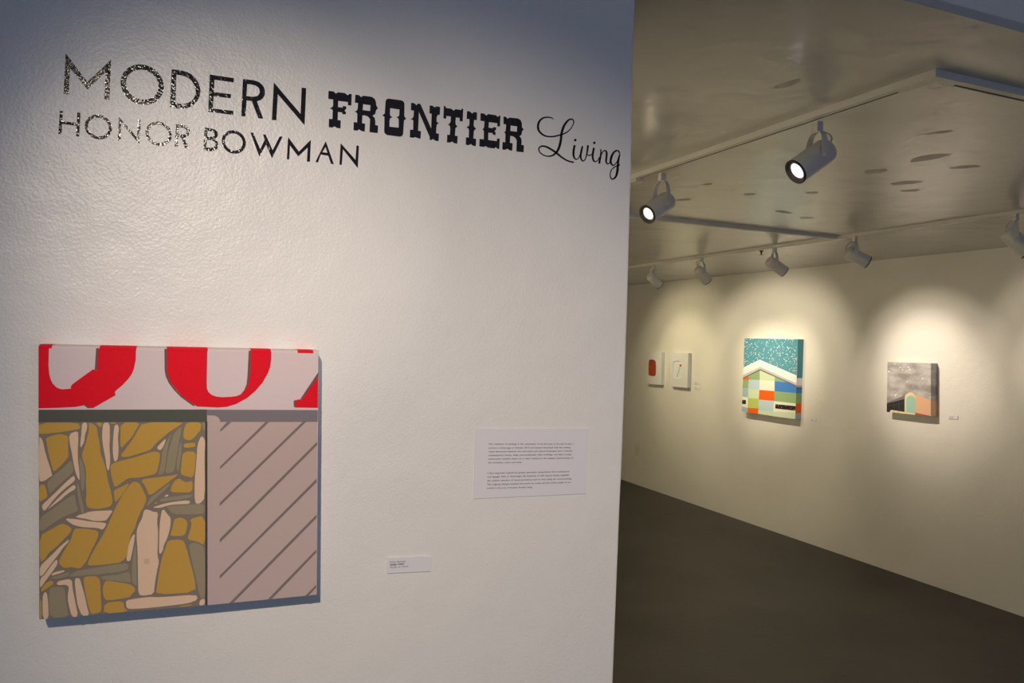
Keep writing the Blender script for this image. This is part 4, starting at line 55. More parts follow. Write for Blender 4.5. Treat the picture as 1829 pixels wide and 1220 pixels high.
STARS=[[(45068,15614),(45090,15564),(45148,15541),(45207,15558),(45234,15606),(45212,15656),(45154,15679),(45094,15661)],[(44614,16251),(44627,16222),(44660,16209),(44694,16219),(44709,16247),(44697,16275),(44663,16288),(44629,16278)],[(44084,15989),(44098,15957),(44136,15942),(44174,15953),(44191,15985),(44177,16017),(44139,16032),(44101,16021)],[(43850,15825),(43865,15793),(43902,15778),(43940,15789),(43957,15820),(43943,15853),(43905,15868),(43867,15856)],[(43318,16034),(43336,15994),(43381,15975),(43428,15990),(43449,16028),(43431,16068),(43386,16087),(43339,16073)],[(43194,15872),(43213,15828),(43263,15808),(43315,15823),(43338,15866),(43318,15910),(43268,15930),(43217,15915)],[(43464,15754),(43473,15733),(43496,15724),(43519,15731),(43530,15750),(43521,15771),(43498,15780),(43475,15773)],[(43961,15595),(43968,15578),(43987,15571),(44006,15576),(44014,15592),(44007,15608),(43989,15616),(43970,15610)],[(42049,15242),(42068,15198),(42116,15178),(42166,15192),(42188,15234),(42169,15277),(42121,15298),(42071,15283)],[(41539,15113),(41549,15090),(41575,15079),(41601,15087),(41613,15109),(41603,15132),(41577,15144),(41551,15136)],[(43438,14917),(43450,14888),(43482,14875),(43515,14884),(43530,14911),(43517,14939),(43485,14953),(43452,14944)],[(44357,13897),(44371,13864),(44409,13848),(44447,13858),(44465,13889),(44450,13922),(44413,13939),(44374,13928)],[(44434,13790),(44450,13752),(44492,13734),(44536,13745),(44555,13780),(44539,13818),(44497,13836),(44453,13824)],[(41433,15905),(41433,15904),(41434,15904),(41434,15904),(41434,15905),(41434,15905),(41434,15905),(41433,15905)],[(41594,14779),(41603,14759),(41624,14750),(41646,14756),(41656,14775),(41648,14795),(41626,14804),(41604,14797)],[(41433,14129),(41442,14109),(41463,14099),(41485,14106),(41495,14124),(41487,14144),(41465,14153),(41443,14147)],[(41363,13896),(41373,13872),(41398,13861),(41425,13868),(41436,13890),(41427,13914),(41401,13925),(41374,13918)],[(44382,15370),(44389,15353),(44408,15346),(44427,15351),(44436,15367),(44429,15383),(44410,15391),(44391,15385)],[(42534,15164),(42541,15148),(42559,15141),(42577,15146),(42585,15161),(42578,15177),(42561,15185),(42542,15180)],[(42964,15966),(42971,15950),(42989,15943),(43008,15948),(43016,15964),(43009,15980),(42991,15987),(42972,15981)],[(43890,14478),(43897,14462),(43916,14454),(43935,14460),(43943,14475),(43936,14491),(43918,14499),(43898,14494)],[(42877,14563),(42884,14547),(42902,14539),(42920,14544),(42928,14559),(42921,14576),(42903,14583),(42885,14578)],[(41931,15592),(41938,15576),(41955,15569),(41973,15574),(41981,15589),(41974,15605),(41957,15613),(41939,15607)],[(42320,15709),(42325,15697),(42338,15692),(42352,15696),(42358,15707),(42353,15719),(42340,15725),(42326,15721)],[(43386,15098),(43393,15082),(43411,15075),(43430,15080),(43438,15095),(43431,15112),(43413,15119),(43394,15114)]]
A1=[(80235,16292),(77107,16332),(77050,12486),(80209,12483)]
A2=[(75461,16316),(71916,16336),(71906,12500),(75158,12482)]
W1=[(79898,15401),(78272,15325),(78158,13430),(79900,13435)]
W2=[(74797,15385),(73014,15387),(73014,13524),(74741,13489)]
REDDOT=(73403,14924)
STEM=[(73543,14743),(74035,13560)]
CARDS=[[(71244,13263),(70335,13227),(70338,12925),(71247,12957)],[(71215,12746),(70138,12726),(70141,12425),(71218,12440)],[(53944,11029),(53277,11059),(53292,10802),(53933,10782)],[(40363,12684),(39635,12717),(39639,12455),(40354,12421)]]
SW=[(82918,4892),(81896,4961),(81841,3675),(82862,3594)]
SHEET=[(4527,15522),(6658,15499),(6634,14349),(4529,14356)]
CARD=[(3103,13480),(3823,13450),(3819,13209),(3101,13234)]
TL=[[(4762,15253),(6365,15223)],[(4764,15187),(6298,15162)],[(4766,15126),(6341,15101)],[(4765,15064),(6322,15040)],[(4764,15002),(6360,14977)],[(4763,14941),(5389,14929)],[(4761,14763),(6294,14742)],[(4761,14702),(6292,14680)],[(4760,14638),(6345,14615)],[(4760,14575),(6333,14551)],[(4759,14514),(5593,14496)]]
CL=[[(3142,13401),(3395,13394)],[(3143,13358),(3378,13357)],[(3145,13316),(3442,13313)]]
EDGE=[(7321,23219),(7305,22611),(7359,20296),(7360,19690),(7371,18377),(7377,17770),(7370,14838),(7358,14231),(7340,11504),(7336,10898)]
LAMPS=[([1.83,2.8269,2.287],[-0.8317,-0.1617,-0.5312]),([1.83,1.9478,2.3086],[-0.8078,0.0992,-0.581]),([3.9,6.0508,2.2951],[0.8283,0.1164,-0.548]),([3.9,5.3412,2.2945],[0.778,0.0955,-0.621]),([3.9,4.4714,2.3012],[0.8372,-0.2087,-0.5055]),([3.9,3.7392,2.3043],[0.795,-0.4227,-0.435]),([3.9,2.7051,2.29],[0.4653,-0.4989,-0.7311])]
PATCHES=[(2.597, 2.159, 0.073, 0.04, -1.466), (2.899, 2.523, 0.062, 0.037, -1.068), (1.551, 1.757, 0.046, 0.018, -1.472), (2.618, 2.424, 0.043, 0.038, -1.061), (3.054, 2.625, 0.04, 0.028, -0.903), (2.329, 1.899, 0.046, 0.015, -1.081), (1.8, 1.773, 0.024, 0.009, -1.426), (2.514, 3.085, 0.026, 0.026, -1.151), (2.986, 3.383, 0.064, 0.022, 0.19), (3.221, 3.461, 0.038, 0.031, -0.066), (2.336, 3.371, 0.041, 0.026, -1.179), (2.2, 2.997, 0.024, 0.017, -1.12), (2.844, 2.191, 0.05, 0.027, -0.952), (2.727, 2.899, 0.027, 0.026, -1.119)]

YW = 1.228          # plane of the text wall
XR = 5.148          # plane of the far gallery wall
CEIL = 2.452

# ------------------------------------------------------------------ materials
def lin(c):
    c = c/255.0
    return c/12.92 if c <= 0.04045 else ((c+0.055)/1.055)**2.4
REFS = {'near': (186, 179, 168), 'p2': (222, 214, 196), 'p3': (222, 210, 188), 'pair': (214, 204, 176), 'none': None}
def alb(rgb, ref='near', k=0.80):
    r = REFS[ref]
    if r is None: return (lin(rgb[0]), lin(rgb[1]), lin(rgb[2]), 1)
    return tuple(min(0.95, max(0.002, lin(a)/lin(b)*k)) for a, b in zip(rgb, r)) + (1,)
def mat(name, col, rough=0.6, spec=0.5, metal=0.0, emit=None, estr=0):
    m = bpy.data.materials.new(name); m.use_nodes = True
    b = m.node_tree.nodes['Principled BSDF']
    b.inputs['Base Color'].default_value = col if len(col) == 4 else tuple(col)+(1,)
    b.inputs['Roughness'].default_value = rough; b.inputs['Specular IOR Level'].default_value = spec
    b.inputs['Metallic'].default_value = metal
    if emit:
        b.inputs['Emission Color'].default_value = tuple(emit)+(1,); b.inputs['Emission Strength'].default_value = estr
    return m
def nodes(m): return m.node_tree.nodes, m.node_tree.links, m.node_tree.nodes['Principled BSDF']
def add_bump(m, layers, space='geo'):
    """layers: (scale, detail, distance, stretch) of noise summed through chained bump nodes"""
    N, L, b = nodes(m)
    if space == 'geo': src = N.new('ShaderNodeNewGeometry').outputs['Position']
    else: src = N.new('ShaderNodeTexCoord').outputs['Object']
    prev = None
    for sc_, det, dist, st in layers:
        mp = N.new('ShaderNodeMapping'); mp.inputs['Scale'].default_value = st; L.new(src, mp.inputs['Vector'])
        n = N.new('ShaderNodeTexNoise'); n.inputs['Scale'].default_value = sc_; n.inputs['Detail'].default_value = det
        L.new(mp.outputs[0], n.inputs['Vector'])
        bp = N.new('ShaderNodeBump'); bp.inputs['Strength'].default_value = 1.0; bp.inputs['Distance'].default_value = dist
        L.new(n.outputs['Fac'], bp.inputs['Height'])
        if prev: L.new(prev.outputs[0], bp.inputs['Normal'])
        prev = bp
    L.new(prev.outputs[0], b.inputs['Normal'])
    return m
def vary(m, c1, c2, scale, lo=0.35, hi=0.65, detail=3, stretch=(1, 1, 1)):
    N, L, b = nodes(m)
    g = N.new('ShaderNodeNewGeometry'); mp = N.new('ShaderNodeMapping'); mp.inputs['Scale'].default_value = stretch
    L.new(g.outputs['Position'], mp.inputs['Vector'])
    n = N.new('ShaderNodeTexNoise'); n.inputs['Scale'].default_value = scale; n.inputs['Detail'].default_value = detail
    L.new(mp.outputs[0], n.inputs['Vector'])
    r = N.new('ShaderNodeValToRGB'); r.color_ramp.elements[0].position = lo; r.color_ramp.elements[1].position = hi
    r.color_ramp.elements[0].color = tuple(c1)[:3]+(1,); r.color_ramp.elements[1].color = tuple(c2)[:3]+(1,)
    L.new(n.outputs['Fac'], r.inputs[0]); L.new(r.outputs[0], b.inputs['Base Color'])
    return m

PEEL = [(270, 1.5, 0.0005, (1, 1, 1)), (9, 2, 0.003, (1, 1, 1))]
M_wall = mat('wall_paint', (0.80, 0.79, 0.77), 0.33, 0.5)
vary(M_wall, (0.785, 0.775, 0.755), (0.815, 0.805, 0.785), 3.0); add_bump(M_wall, PEEL)
M_farwall = mat('gallery_wall_paint', (0.78, 0.77, 0.74), 0.38, 0.4)
vary(M_farwall, (0.765, 0.755, 0.72), (0.80, 0.79, 0.76), 2.0); add_bump(M_farwall, [(60, 2, 0.0008, (1, 1, 1)), (5, 2, 0.006, (1, 1, 1))])
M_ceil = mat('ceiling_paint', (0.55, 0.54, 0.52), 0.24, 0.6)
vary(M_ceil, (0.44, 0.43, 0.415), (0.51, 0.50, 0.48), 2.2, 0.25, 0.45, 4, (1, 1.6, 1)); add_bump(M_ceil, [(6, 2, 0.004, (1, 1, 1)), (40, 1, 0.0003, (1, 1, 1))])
M_patch = mat('ceiling_patch_paint', (0.44, 0.432, 0.42), 0.45, 0.35)
M_floor = mat('floor_paint', (0.075, 0.073, 0.068), 0.48, 0.4)
vary(M_floor, (0.052, 0.048, 0.043), (0.074, 0.068, 0.060), 1.3); add_bump(M_floor, [(25, 4, 0.0012, (1, 1, 1))])
M_vinyl = mat('black_vinyl', (0.009, 0.006, 0.005), 0.10, 0.34); add_bump(M_vinyl, [(240, 1.5, 0.00042, (1, 1, 1))])
M_paper = mat('white_paper', (0.76, 0.745, 0.80), 0.7, 0.2)
M_ink = mat('black_ink', (0.05, 0.045, 0.06), 0.6, 0.2)
M_grayink = mat('gray_ink', (0.38, 0.37, 0.35), 0.7, 0.2)
M_metal = mat('white_enamel', (0.62, 0.61, 0.60), 0.35, 0.5)
M_track = mat('track_enamel', (0.62, 0.61, 0.59), 0.4, 0.5)
M_slot = mat('track_slot', (0.03, 0.025, 0.02), 0.6)
M_baffle = mat('black_baffle', (0.02, 0.018, 0.014), 0.4)
M_cord = mat('white_cord', (0.45, 0.43, 0.38), 0.5)
M_brass = mat('dark_brass', (0.06, 0.04, 0.02), 0.35, 0.5, 0.6)
M_plate = mat('ivory_plate', (0.70, 0.68, 0.60), 0.4)
M_lens_warm = mat('warm_lens', (1, 1, 1), 0.3, emit=(1.0, 0.83, 0.58), estr=8)
M_lens_dim = mat('dim_lens', (1, 1, 1), 0.3, emit=(1.0, 0.83, 0.58), estr=1.2)
M_lens_cool = mat('cool_lens', (1, 1, 1), 0.3, emit=(0.97, 0.86, 1.0), estr=9)

def canvas_mat(name, rgb, ref, rough=0.75, spec=0.25, k=0.80, weave=0.00035):
    m = mat(name, alb(rgb, ref, k), rough, spec)
    if weave: add_bump(m, [(700, 1, weave, (1, 1, 0.6))])
    return m
CM = {'pink': (178, 158, 151), 'taupe': (105, 93, 79), 'mauve': (157, 135, 124), 'redz': (188, 0, 24), 'dark': (88, 66, 60),
      'band': (68, 68, 58), 'grayband': (102, 92, 92), 'line': (58, 50, 46), 'stripe': (104, 90, 82), 'gold': (159, 121, 52),
      'tan': (184, 153, 123), 'olive': (123, 110, 85), 'stain': (170, 140, 116)}
CM = {k: canvas_mat('canvas_'+k, v, 'near') for k, v in CM.items()}
P2M = {'teal': (92, 150, 155), 'white': (236, 226, 210), 'lgray': (190, 180, 168), 'dgray': (104, 96, 84), 'orange': (235, 95, 20), 'green': (143, 165, 110),
       'pgreen': (200, 210, 165), 'pgreen2': (208, 214, 172), 'blueg': (160, 176, 172), 'cream': (228, 224, 194), 'glit': (45, 34, 28), 'lblue': (182, 196, 190),
       'ygreen': (178, 190, 90), 'blue': (68, 122, 180)}
P2M = {k: canvas_mat('house_'+k, v, 'p2', 0.55, weave=0) for k, v in P2M.items()}
P3M = {'pink': (216, 162, 118), 'yellow': (222, 196, 138), 'mint': (150, 182, 150), 'black': (48, 44, 38), 'dgray': (120, 110, 98), 'red': (160, 74, 55), 'seam': (72, 68, 60), 'sky': (160, 150, 135), 'star': (255, 250, 235)}
P3M = {k: canvas_mat('night_'+k, v, 'p3', 0.6, weave=0) for k, v in P3M.items()}
vary(P3M['sky'], alb((142, 132, 118), 'p3'), alb((186, 174, 156), 'p3'), 9, 0.35, 0.65, 3, (1, 1, 2.2))
def flakes(m, base, flake, scale, thr):
    N, L, b = nodes(m)
    g = N.new('ShaderNodeNewGeometry'); v = N.new('ShaderNodeTexVoronoi'); v.inputs['Scale'].default_value = scale
    L.new(g.outputs['Position'], v.inputs['Vector'])
    sp = N.new('ShaderNodeSeparateColor'); L.new(v.outputs['Color'], sp.inputs[0])
    a = N.new('ShaderNodeMath'); a.operation = 'GREATER_THAN'; a.inputs[1].default_value = thr; L.new(sp.outputs[0], a.inputs[0])
    d = N.new('ShaderNodeMath'); d.operation = 'LESS_THAN'; d.inputs[1].default_value = 0.42; L.new(v.outputs['Distance'], d.inputs[0])
    mu = N.new('ShaderNodeMath'); mu.operation = 'MULTIPLY'; L.new(a.outputs[0], mu.inputs[0]); L.new(d.outputs[0], mu.inputs[1])
    mx = N.new('ShaderNodeMix'); mx.data_type = 'RGBA'; mx.inputs[6].default_value = base; mx.inputs[7].default_value = flake
    L.new(mu.outputs[0], mx.inputs[0]); L.new(mx.outputs[2], b.inputs['Base Color'])
flakes(P2M['teal'], alb((84, 142, 148), 'p2'), (0.93, 0.95, 0.93, 1), 64, 0.48)
flakes(P2M['glit'], alb((45, 34, 28), 'p2'), (0.6, 0.55, 0.5, 1), 110, 0.90)
M_tealside = canvas_mat('house_teal_side', (84, 142, 148), 'p2', weave=0)
M_white_canvas = canvas_mat('white_panel', (206, 198, 174), 'pair', weave=0)
M_mintpanel = canvas_mat('mint_panel', (206, 204, 182), 'pair', weave=0)
M_redbase = mat('red_ground', (0.30, 0.05, 0.02), 0.5)
M_redglass = mat('red_mosaic', (0.42, 0.03, 0.01), 0.22, 0.6)
flakes(M_redglass, (0.60, 0.07, 0.02, 1), (0.22, 0.02, 0.008, 1), 60, 0.45); add_bump(M_redglass, [(110, 1, 0.004, (1, 1, 1))])
M_reddot = mat('red_dot', alb((205, 60, 30), 'pair'), 0.3)
M_stem = mat('stem_line', alb((150, 150, 130), 'pair'), 0.6)

# ------------------------------------------------------------------ mesh helpers
def link(name, bm, mats, parent=None, smooth=False):
    me = bpy.data.meshes.new(name); bm.to_mesh(me); bm.free()
    for x in (mats if isinstance(mats, (list, tuple)) else [mats]): me.materials.append(x)
    if smooth:
        for p in me.polygons: p.use_smooth = True
    o = bpy.data.objects.new(name, me); COL.objects.link(o)
    if parent: o.parent = parent; o.matrix_parent_inverse = Matrix.Identity(4); o.location = -parent.location
    return o
def thing(name, loc, label, cat, group=None):
    o = bpy.data.objects.new(name, None); COL.objects.link(o); o.location = loc; o.empty_display_size = 0.05
    o['label'] = label; o['category'] = cat
    if group: o['group'] = group
    return o
def tag(o, label, cat, group=None):
    o['label'] = label; o['category'] = cat
    if group: o['group'] = group
    return o
def struct(o): o['kind'] = 'structure'; return o
LW = lambda u, v, w: Vector((u*1e-4, YW-w, v*1e-4))        # on the text wall, w metres out of it
RWL = lambda u, v, w: Vector((XR-w, u*1e-4, v*1e-4))       # on the far gallery wall
def flat(bm, rings, fr, w, mi=0):
    """polygon with holes laid on a surface"""
    vs = [[bm.verts.new(fr(u, v, w)) for u, v in r] for r in rings]
    al = [x for r in vs for x in r]
    for t in tessellate_polygon([[Vector((u, v, 0)) for u, v in r] for r in rings]):
        try: f = bm.faces.new([al[i] for i in t]); f.material_index = mi
        except ValueError: pass
    return vs
def prism(bm, rings, fr, w0, w1, mi=0, back=False, side_mi=None):
    top = flat(bm, rings, fr, w1, mi)
    if back: bot = flat(bm, rings, fr, w0, mi)
    else: bot = [[bm.verts.new(fr(u, v, w0)) for u, v in r] for r in rings]
    for a, b in zip(top, bot):
        for i in range(len(a)):
            j = (i+1) % len(a)
            try: f = bm.faces.new((a[i], a[j], b[j], b[i])); f.material_index = mi if side_mi is None else side_mi
            except ValueError: pass
def box(bm, x0, x1, y0, y1, z0, z1, mi=0):
    v = [bm.verts.new((x, y, z)) for x in (x0, x1) for y in (y0, y1) for z in (z0, z1)]
    for f in ((0, 1, 3, 2), (4, 6, 7, 5), (0, 4, 5, 1), (2, 3, 7, 6), (0, 2, 6, 4), (1, 5, 7, 3)):
        bm.faces.new([v[i] for i in f]).material_index = mi
def fixn(bm): bmesh.ops.recalc_face_normals(bm, faces=bm.faces[:])
def bevel(o, wd, seg=2):
    b = o.modifiers.new('bevel', 'BEVEL'); b.width = wd; b.segments = seg; b.limit_method = 'ANGLE'; b.angle_limit = math.radians(40)
    return o
def lathe(bm, prof, o, ax, n=40, mi=0):
    """prof: (radius, distance along ax)"""
    ax = ax.normalized(); a = ax.orthogonal().normalized(); b = ax.cross(a)
    rings = []
    for r, t in prof:
        if r < 1e-6: rings.append([bm.verts.new(o+ax*t)])
        else: rings.append([bm.verts.new(o+ax*t+(a*math.cos(2*math.pi*k/n)+b*math.sin(2*math.pi*k/n))*r) for k in range(n)])
    for p, q in zip(rings, rings[1:]):
        for k in range(n):
            j = (k+1) % n
            vs = [p[k % len(p)], p[j % len(p)], q[j % len(q)], q[k % len(q)]]
            u = []
            [u.append(x) for x in vs if x not in u]
            if len(u) > 2: bm.faces.new(u).material_index = mi
def tube(bm, pts, r, n=8):
    pts = [Vector(p) for p in pts]; rings = []
    for i, p in enumerate(pts):
        d = (pts[min(i+1, len(pts)-1)]-pts[max(i-1, 0)]).normalized()
        a = d.orthogonal().normalized() if i == 0 else (a-d*a.dot(d)).normalized()
        b = d.cross(a)
        rings.append([bm.verts.new(p+(a*math.cos(2*math.pi*k/n)+b*math.sin(2*math.pi*k/n))*r) for k in range(n)])
    for p, q in zip(rings, rings[1:]):
        for k in range(n): bm.faces.new((p[k], p[(k+1) % n], q[(k+1) % n], q[k]))
    bm.faces.new(rings[0][::-1]); bm.faces.new(rings[-1])

# ------------------------------------------------------------------ the rooms
FRONT_H = 2.85
bm = bmesh.new(); box(bm, -3.5, 5.4, -5.1, 11.2, -0.10, 0.0); fixn(bm); struct(link('floor', bm, M_floor))
# text wall: ends at a plastered corner, bulkhead over the opening on its right
edge = [(7340, 0)] + [(7336, 6000)] + sorted(EDGE, key=lambda p: p[1])[:] + [(7310, 24720)]
outline = [(-35000, 0)] + edge + [(51480, 24720), (51480, int(FRONT_H*1e4)), (-35000, int(FRONT_H*1e4))]
bm = bmesh.new(); prism(bm, [outline], LW, -0.12, 0.0, back=True); fixn(bm)
struct(bevel(link('wall_front', bm, M_wall), 0.004, 3))
bm = bmesh.new(); box(bm, 0.60, 0.728, YW+0.12, 11.0, 0, CEIL); fixn(bm); struct(link('wall_left', bm, M_farwall))
bm = bmesh.new(); box(bm, XR, XR+0.15, -5.0, 11.0, 0, FRONT_H); fixn(bm); struct(link('wall_right', bm, M_farwall))
bm = bmesh.new(); box(bm, 0.60, XR, 11.0, 11.15, 0, CEIL); fixn(bm); struct(link('wall_back', bm, M_farwall))
bm = bmesh.new(); box(bm, 0.60, XR, YW+0.12, 11.0, CEIL, CEIL+0.12); box(bm, 0.733, XR, YW+0.0005, YW+0.12, CEIL, CEIL+0.0195); fixn(bm); struct(link('ceiling', bm, M_ceil))
bm = bmesh.new(); box(bm, -3.5, XR+0.15, -5.0, YW+0.12, FRONT_H, FRONT_H+0.12); fixn(bm); struct(link('ceiling', bm, M_wall))
bm = bmesh.new(); box(bm, -3.65, -3.5, -5.0, YW+0.12, 0, FRONT_H); fixn(bm); struct(link('wall_side', bm, M_wall))
bm = bmesh.new()
prism(bm, [[(-35000, 0), (52980, 0), (52980, 28500), (-35000, 28500)], [(-10000, 9500), (32000, 9500), (32000, 25500), (-10000, 25500)]],
      lambda u, v, w: Vector((u*1e-4, -5.0-w, v*1e-4)), 0.0, 0.15, back=True); fixn(bm)
struct(link('wall_rear', bm, M_wall))
bm = bmesh.new()
for x0, x1, z0, z1 in ((-1.0, 3.2, 0.95, 1.0), (-1.0, 3.2, 2.5, 2.55), (-1.0, -0.95, 1.0, 2.5), (3.15, 3.2, 1.0, 2.5), (1.07, 1.13, 1.0, 2.5)):
    box(bm, x0, x1, -5.12, -5.03, z0, z1)
fixn(bm); struct(link('window_1', bm, M_metal))
# patched spots in the ceiling paint
for i, (cx, cy, a, b, rot) in enumerate(PATCHES):
    bm = bmesh.new(); rnd = random.Random(i+3)
    pts = []
    for k in range(36):
        t = 2*math.pi*k/36; rr = 1+0.10*math.sin(3*t+i)+0.07*math.sin(5*t+2*i)+rnd.uniform(-.04, .04)
        x = a*math.cos(t)*rr; y = b*math.sin(t)*rr
        pts.append(((cx+x*math.cos(rot)-y*math.sin(rot))*1e4, (cy+x*math.sin(rot)+y*math.cos(rot))*1e4))
    flat(bm, [pts], lambda u, v, w: Vector((u*1e-4, v*1e-4, CEIL-w)), 0.0006)
    struct(link('trim_%d' % (i+1), bm, M_patch))

# ------------------------------------------------------------------ wall lettering
def word(key, label, cat='wall lettering'):
    allp = [p for l in LETTERS[key] for r in l for p in r]
    x0 = min(p[0] for p in allp); z0 = min(p[1] for p in allp)
    t = thing('wall_lettering', (x0*1e-4, YW, z0*1e-4), label, cat)
    for l in LETTERS[key]:
        bm = bmesh.new(); prism(bm, l, LW, 0.0001, 0.0005); fixn(bm); link('letter', bm, M_vinyl, t)
word('MODERN', 'big thin black vinyl capitals reading MODERN, first word of the title on the white wall')
word('FRONTIER', 'heavy black slab-serif western vinyl word FRONTIER in the middle of the title')
word('HONOR', 'small thin black glinting vinyl word HONOR starting the second line of wall text')
word('BOWMAN', 'small thin black vinyl word BOWMAN ending the second line of wall text')
t = thing('wall_lettering', (SCRIPT[0][0][0][-1][0]*1e-4, YW, 1.93), 'black cursive vinyl word Living at the right end of the title', 'wall lettering')
for li, ribs in enumerate(SCRIPT):
    bm = bmesh.new()
    for ri, (l, r) in enumerate(ribs):
        w_ = 0.0004+0.00002*ri+0.00003*(li % 2)
        a = [bm.verts.new(LW(u, v, w_)) for u, v in l]; b = [bm.verts.new(LW(u, v, w_)) for u, v in r]
        for k in range(len(a)-1): bm.faces.new((a[k], a[k+1], b[k+1], b[k]))
    link('letter', bm, M_vinyl, t)
for d in DOTS:
    bm = bmesh.new(); prism(bm, [d], LW, 0.0001, 0.0005); fixn(bm); link('letter_dot', bm, M_vinyl, t)

# ------------------------------------------------------------------ near painting
F = FRONT
root = thing('painting', (0.01, YW, 1.31), 'large square canvas with red letters above golden stonework and a mauve striped panel', 'painting')
keys = list(CM)
bm = bmesh.new()
def off(q, top, other):
    tl, tr, br, bl = q
    return [(tl[0]-other, tl[1]+top), (tr[0]+other, tr[1]+top), (br[0]+other, br[1]-other), (bl[0]-other, bl[1]-other)]
mids = [off(F, 0, 0), off(F, 28, 6), off(F, 44, 10), off(F, 46, 11)]
deps = [0.038, 0.035, 0.028, 0.0005]
loops = [[bm.verts.new(LW(u, v, d)) for u, v in q] for q, d in zip(mids, deps)]
for la, lb in zip(loops, loops[1:]):
    for i in range(4):
        f = bm.faces.new((la[i], la[(i+1) % 4], lb[(i+1) % 4], lb[i])); f.material_index = keys.index('pink') if i in (0, 1) else keys.index('taupe')
bm.faces.new(loops[0]).material_index = keys.index('pink')
for c, lay, p in ART: flat(bm, [p], LW, 0.038+0.00012*lay, keys.index(c))
# colours wrapping over the top edge
xa = F[0][0]
for c, xb in TOPB:
    if c != 'pink':
        def zt(x): return F[0][1]+(F[1][1]-F[0][1])*(x-F[0][0])/(F[1][0]-F[0][0])
        prevv = None
        for dz, dp in ((-2, 0.0386), (28, 0.0354), (44, 0.0284), (46.5, 0.002)):
            cur = [bm.verts.new(LW(xa, zt(xa)+dz+1.5, dp)), bm.verts.new(LW(xb, zt(xb)+dz+1.5, dp))]
            if prevv: bm.faces.new((prevv[0], prevv[1], cur[1], cur[0])).material_index = keys.index(c)
            prevv = cur
    xa = xb
link('canvas', bm, [CM[k] for k in keys], root)

# ------------------------------------------------------------------ printed sheets
def text_mesh(bm, s, base, fr, w, height, bold=0.0):
    """one line of lettering from base[0] to base[1] on a surface; width fitted"""
    cu = bpy.data.curves.new('t', 'FONT'); cu.body = s; cu.size = 1.0; cu.offset = bold; cu.resolution_u = 2; cu.space_word = 1.45
    o = bpy.data.objects.new('t', cu); COL.objects.link(o)
    dg = bpy.context.evaluated_depsgraph_get(); me = bpy.data.meshes.new_from_object(o.evaluated_get(dg))
    xs = [v.co.x for v in me.vertices]; x0, x1 = min(xs), max(xs)
    (ua, va), (ub, vb) = base; sc = (ub-ua)/(x1-x0)
    vs = [bm.verts.new(fr(ua+(v.co.x-x0)*sc, va+(vb-va)*(v.co.x-x0)/(x1-x0)+v.co.y*height, w)) for v in me.vertices]
    for p in me.polygons:
        try: bm.faces.new([vs[i] for i in p.vertices])
        except ValueError: pass
    bpy.data.objects.remove(o); bpy.data.curves.remove(cu); bpy.data.meshes.remove(me)
root = thing('statement_sheet', (SHEET[3][0]*1e-4, YW, SHEET[2][1]*1e-4), 'white paper sheet with two printed paragraphs, pinned right of the large painting', 'sheet of paper')
bm = bmesh.new(); prism(bm, [SHEET], LW, 0.0004, 0.0014, back=True); fixn(bm); link('paper', bm, M_paper, root)
LINES = ['This collection of paintings is the culmination of my first year in the last frontier. I',
 'arrived in Anchorage in October 2013 and became fascinated with the striking',
 'visual dissonance between the man-made and natural landscapes here. Colorful,',
 'contemporary homes, beige post-earthquake office buildings, and blaze orange',
 'construction markers stand out in stark contrast to the majestic natural beauty of',
 'the mountains, coast, and water.',
 'I have long been inspired by graphic geometric compositions from architecture',
 'and signage. Here in Anchorage, the backdrop of wild natural beauty magnifies',
 'the orderly repetition of structural devices such as vinyl siding and wood paneling.',
 'This ongoing dialogue between the world we create and the world outside of our',
 'control is the crux of modern frontier living.']
bm = bmesh.new()
for s, b in zip(LINES, TL): text_mesh(bm, s, b, LW, 0.0016, 34, 0.012)
link('printed_text', bm, M_ink, root)
root = thing('name_card', (CARD[3][0]*1e-4, YW, CARD[2][1]*1e-4), 'small white printed card low on the white wall beside the large painting', 'label card')
bm = bmesh.new(); prism(bm, [CARD], LW, 0.0004, 0.0022, back=True); fixn(bm); link('paper', bm, M_paper, root)
bm = bmesh.new()
for s, b, bo in zip(('Honor Bowman', 'Quality Center', 'Acrylic on Canvas'), CL, (0.0, 0.03, 0.0)): text_mesh(bm, s, b, LW, 0.0024, 38, bo)
link('printed_text', bm, M_ink, root)

# ------------------------------------------------------------------ gallery paintings
def far_canvas(label, front, polys, mats, t, side=None, base=None, extra=None):
    root = thing('painting', (XR, sum(p[0] for p in front)/4e4, min(p[1] for p in front)*1e-4), label, 'painting')
    keys = list(mats); bm = bmesh.new()
    prism(bm, [front], RWL, 0.0005, t, keys.index(base)); 
    for i, (c, p) in enumerate(polys): flat(bm, [p], RWL, t+0.0008+0.00004*i, keys.index(c))
    if side:
        (ua, za), (ub, zb) = front[1], front[2]
        for c, f0, f1 in side:
            q = []
            for f in (f0, f1):
                u = ua+(ub-ua)*f; z = za+(zb-za)*f
                q.append((u-12, z))
            f = bm.faces.new([bm.verts.new(RWL(q[0][0], q[0][1], t+0.0004)), bm.verts.new(RWL(q[1][0], q[1][1], t+0.0004)), bm.verts.new(RWL(q[1][0], q[1][1], 0.0006)), bm.verts.new(RWL(q[0][0], q[0][1], 0.0006))])
            f.material_index = keys.index(c)
    if extra: extra(bm, keys)
    link('canvas', bm, [mats[k] for k in keys], root)
P2M['tealside'] = M_tealside
far_canvas('tall canvas of a white gable roof over coloured checks under glittering teal sky', P2FRONT, P2, P2M, 0.065,
           side=[('tealside', 0, .485), ('white', .485, .575), ('lgray', .575, .60), ('dgray', .60, .615), ('blue', .615, .675), ('green', .675, .80), ('orange', .80, .925), ('blueg', .925, 1)], base='cream')
def st(bm, keys):
    for s in STARS: flat(bm, [s], RWL, 0.067, keys.index('star'))
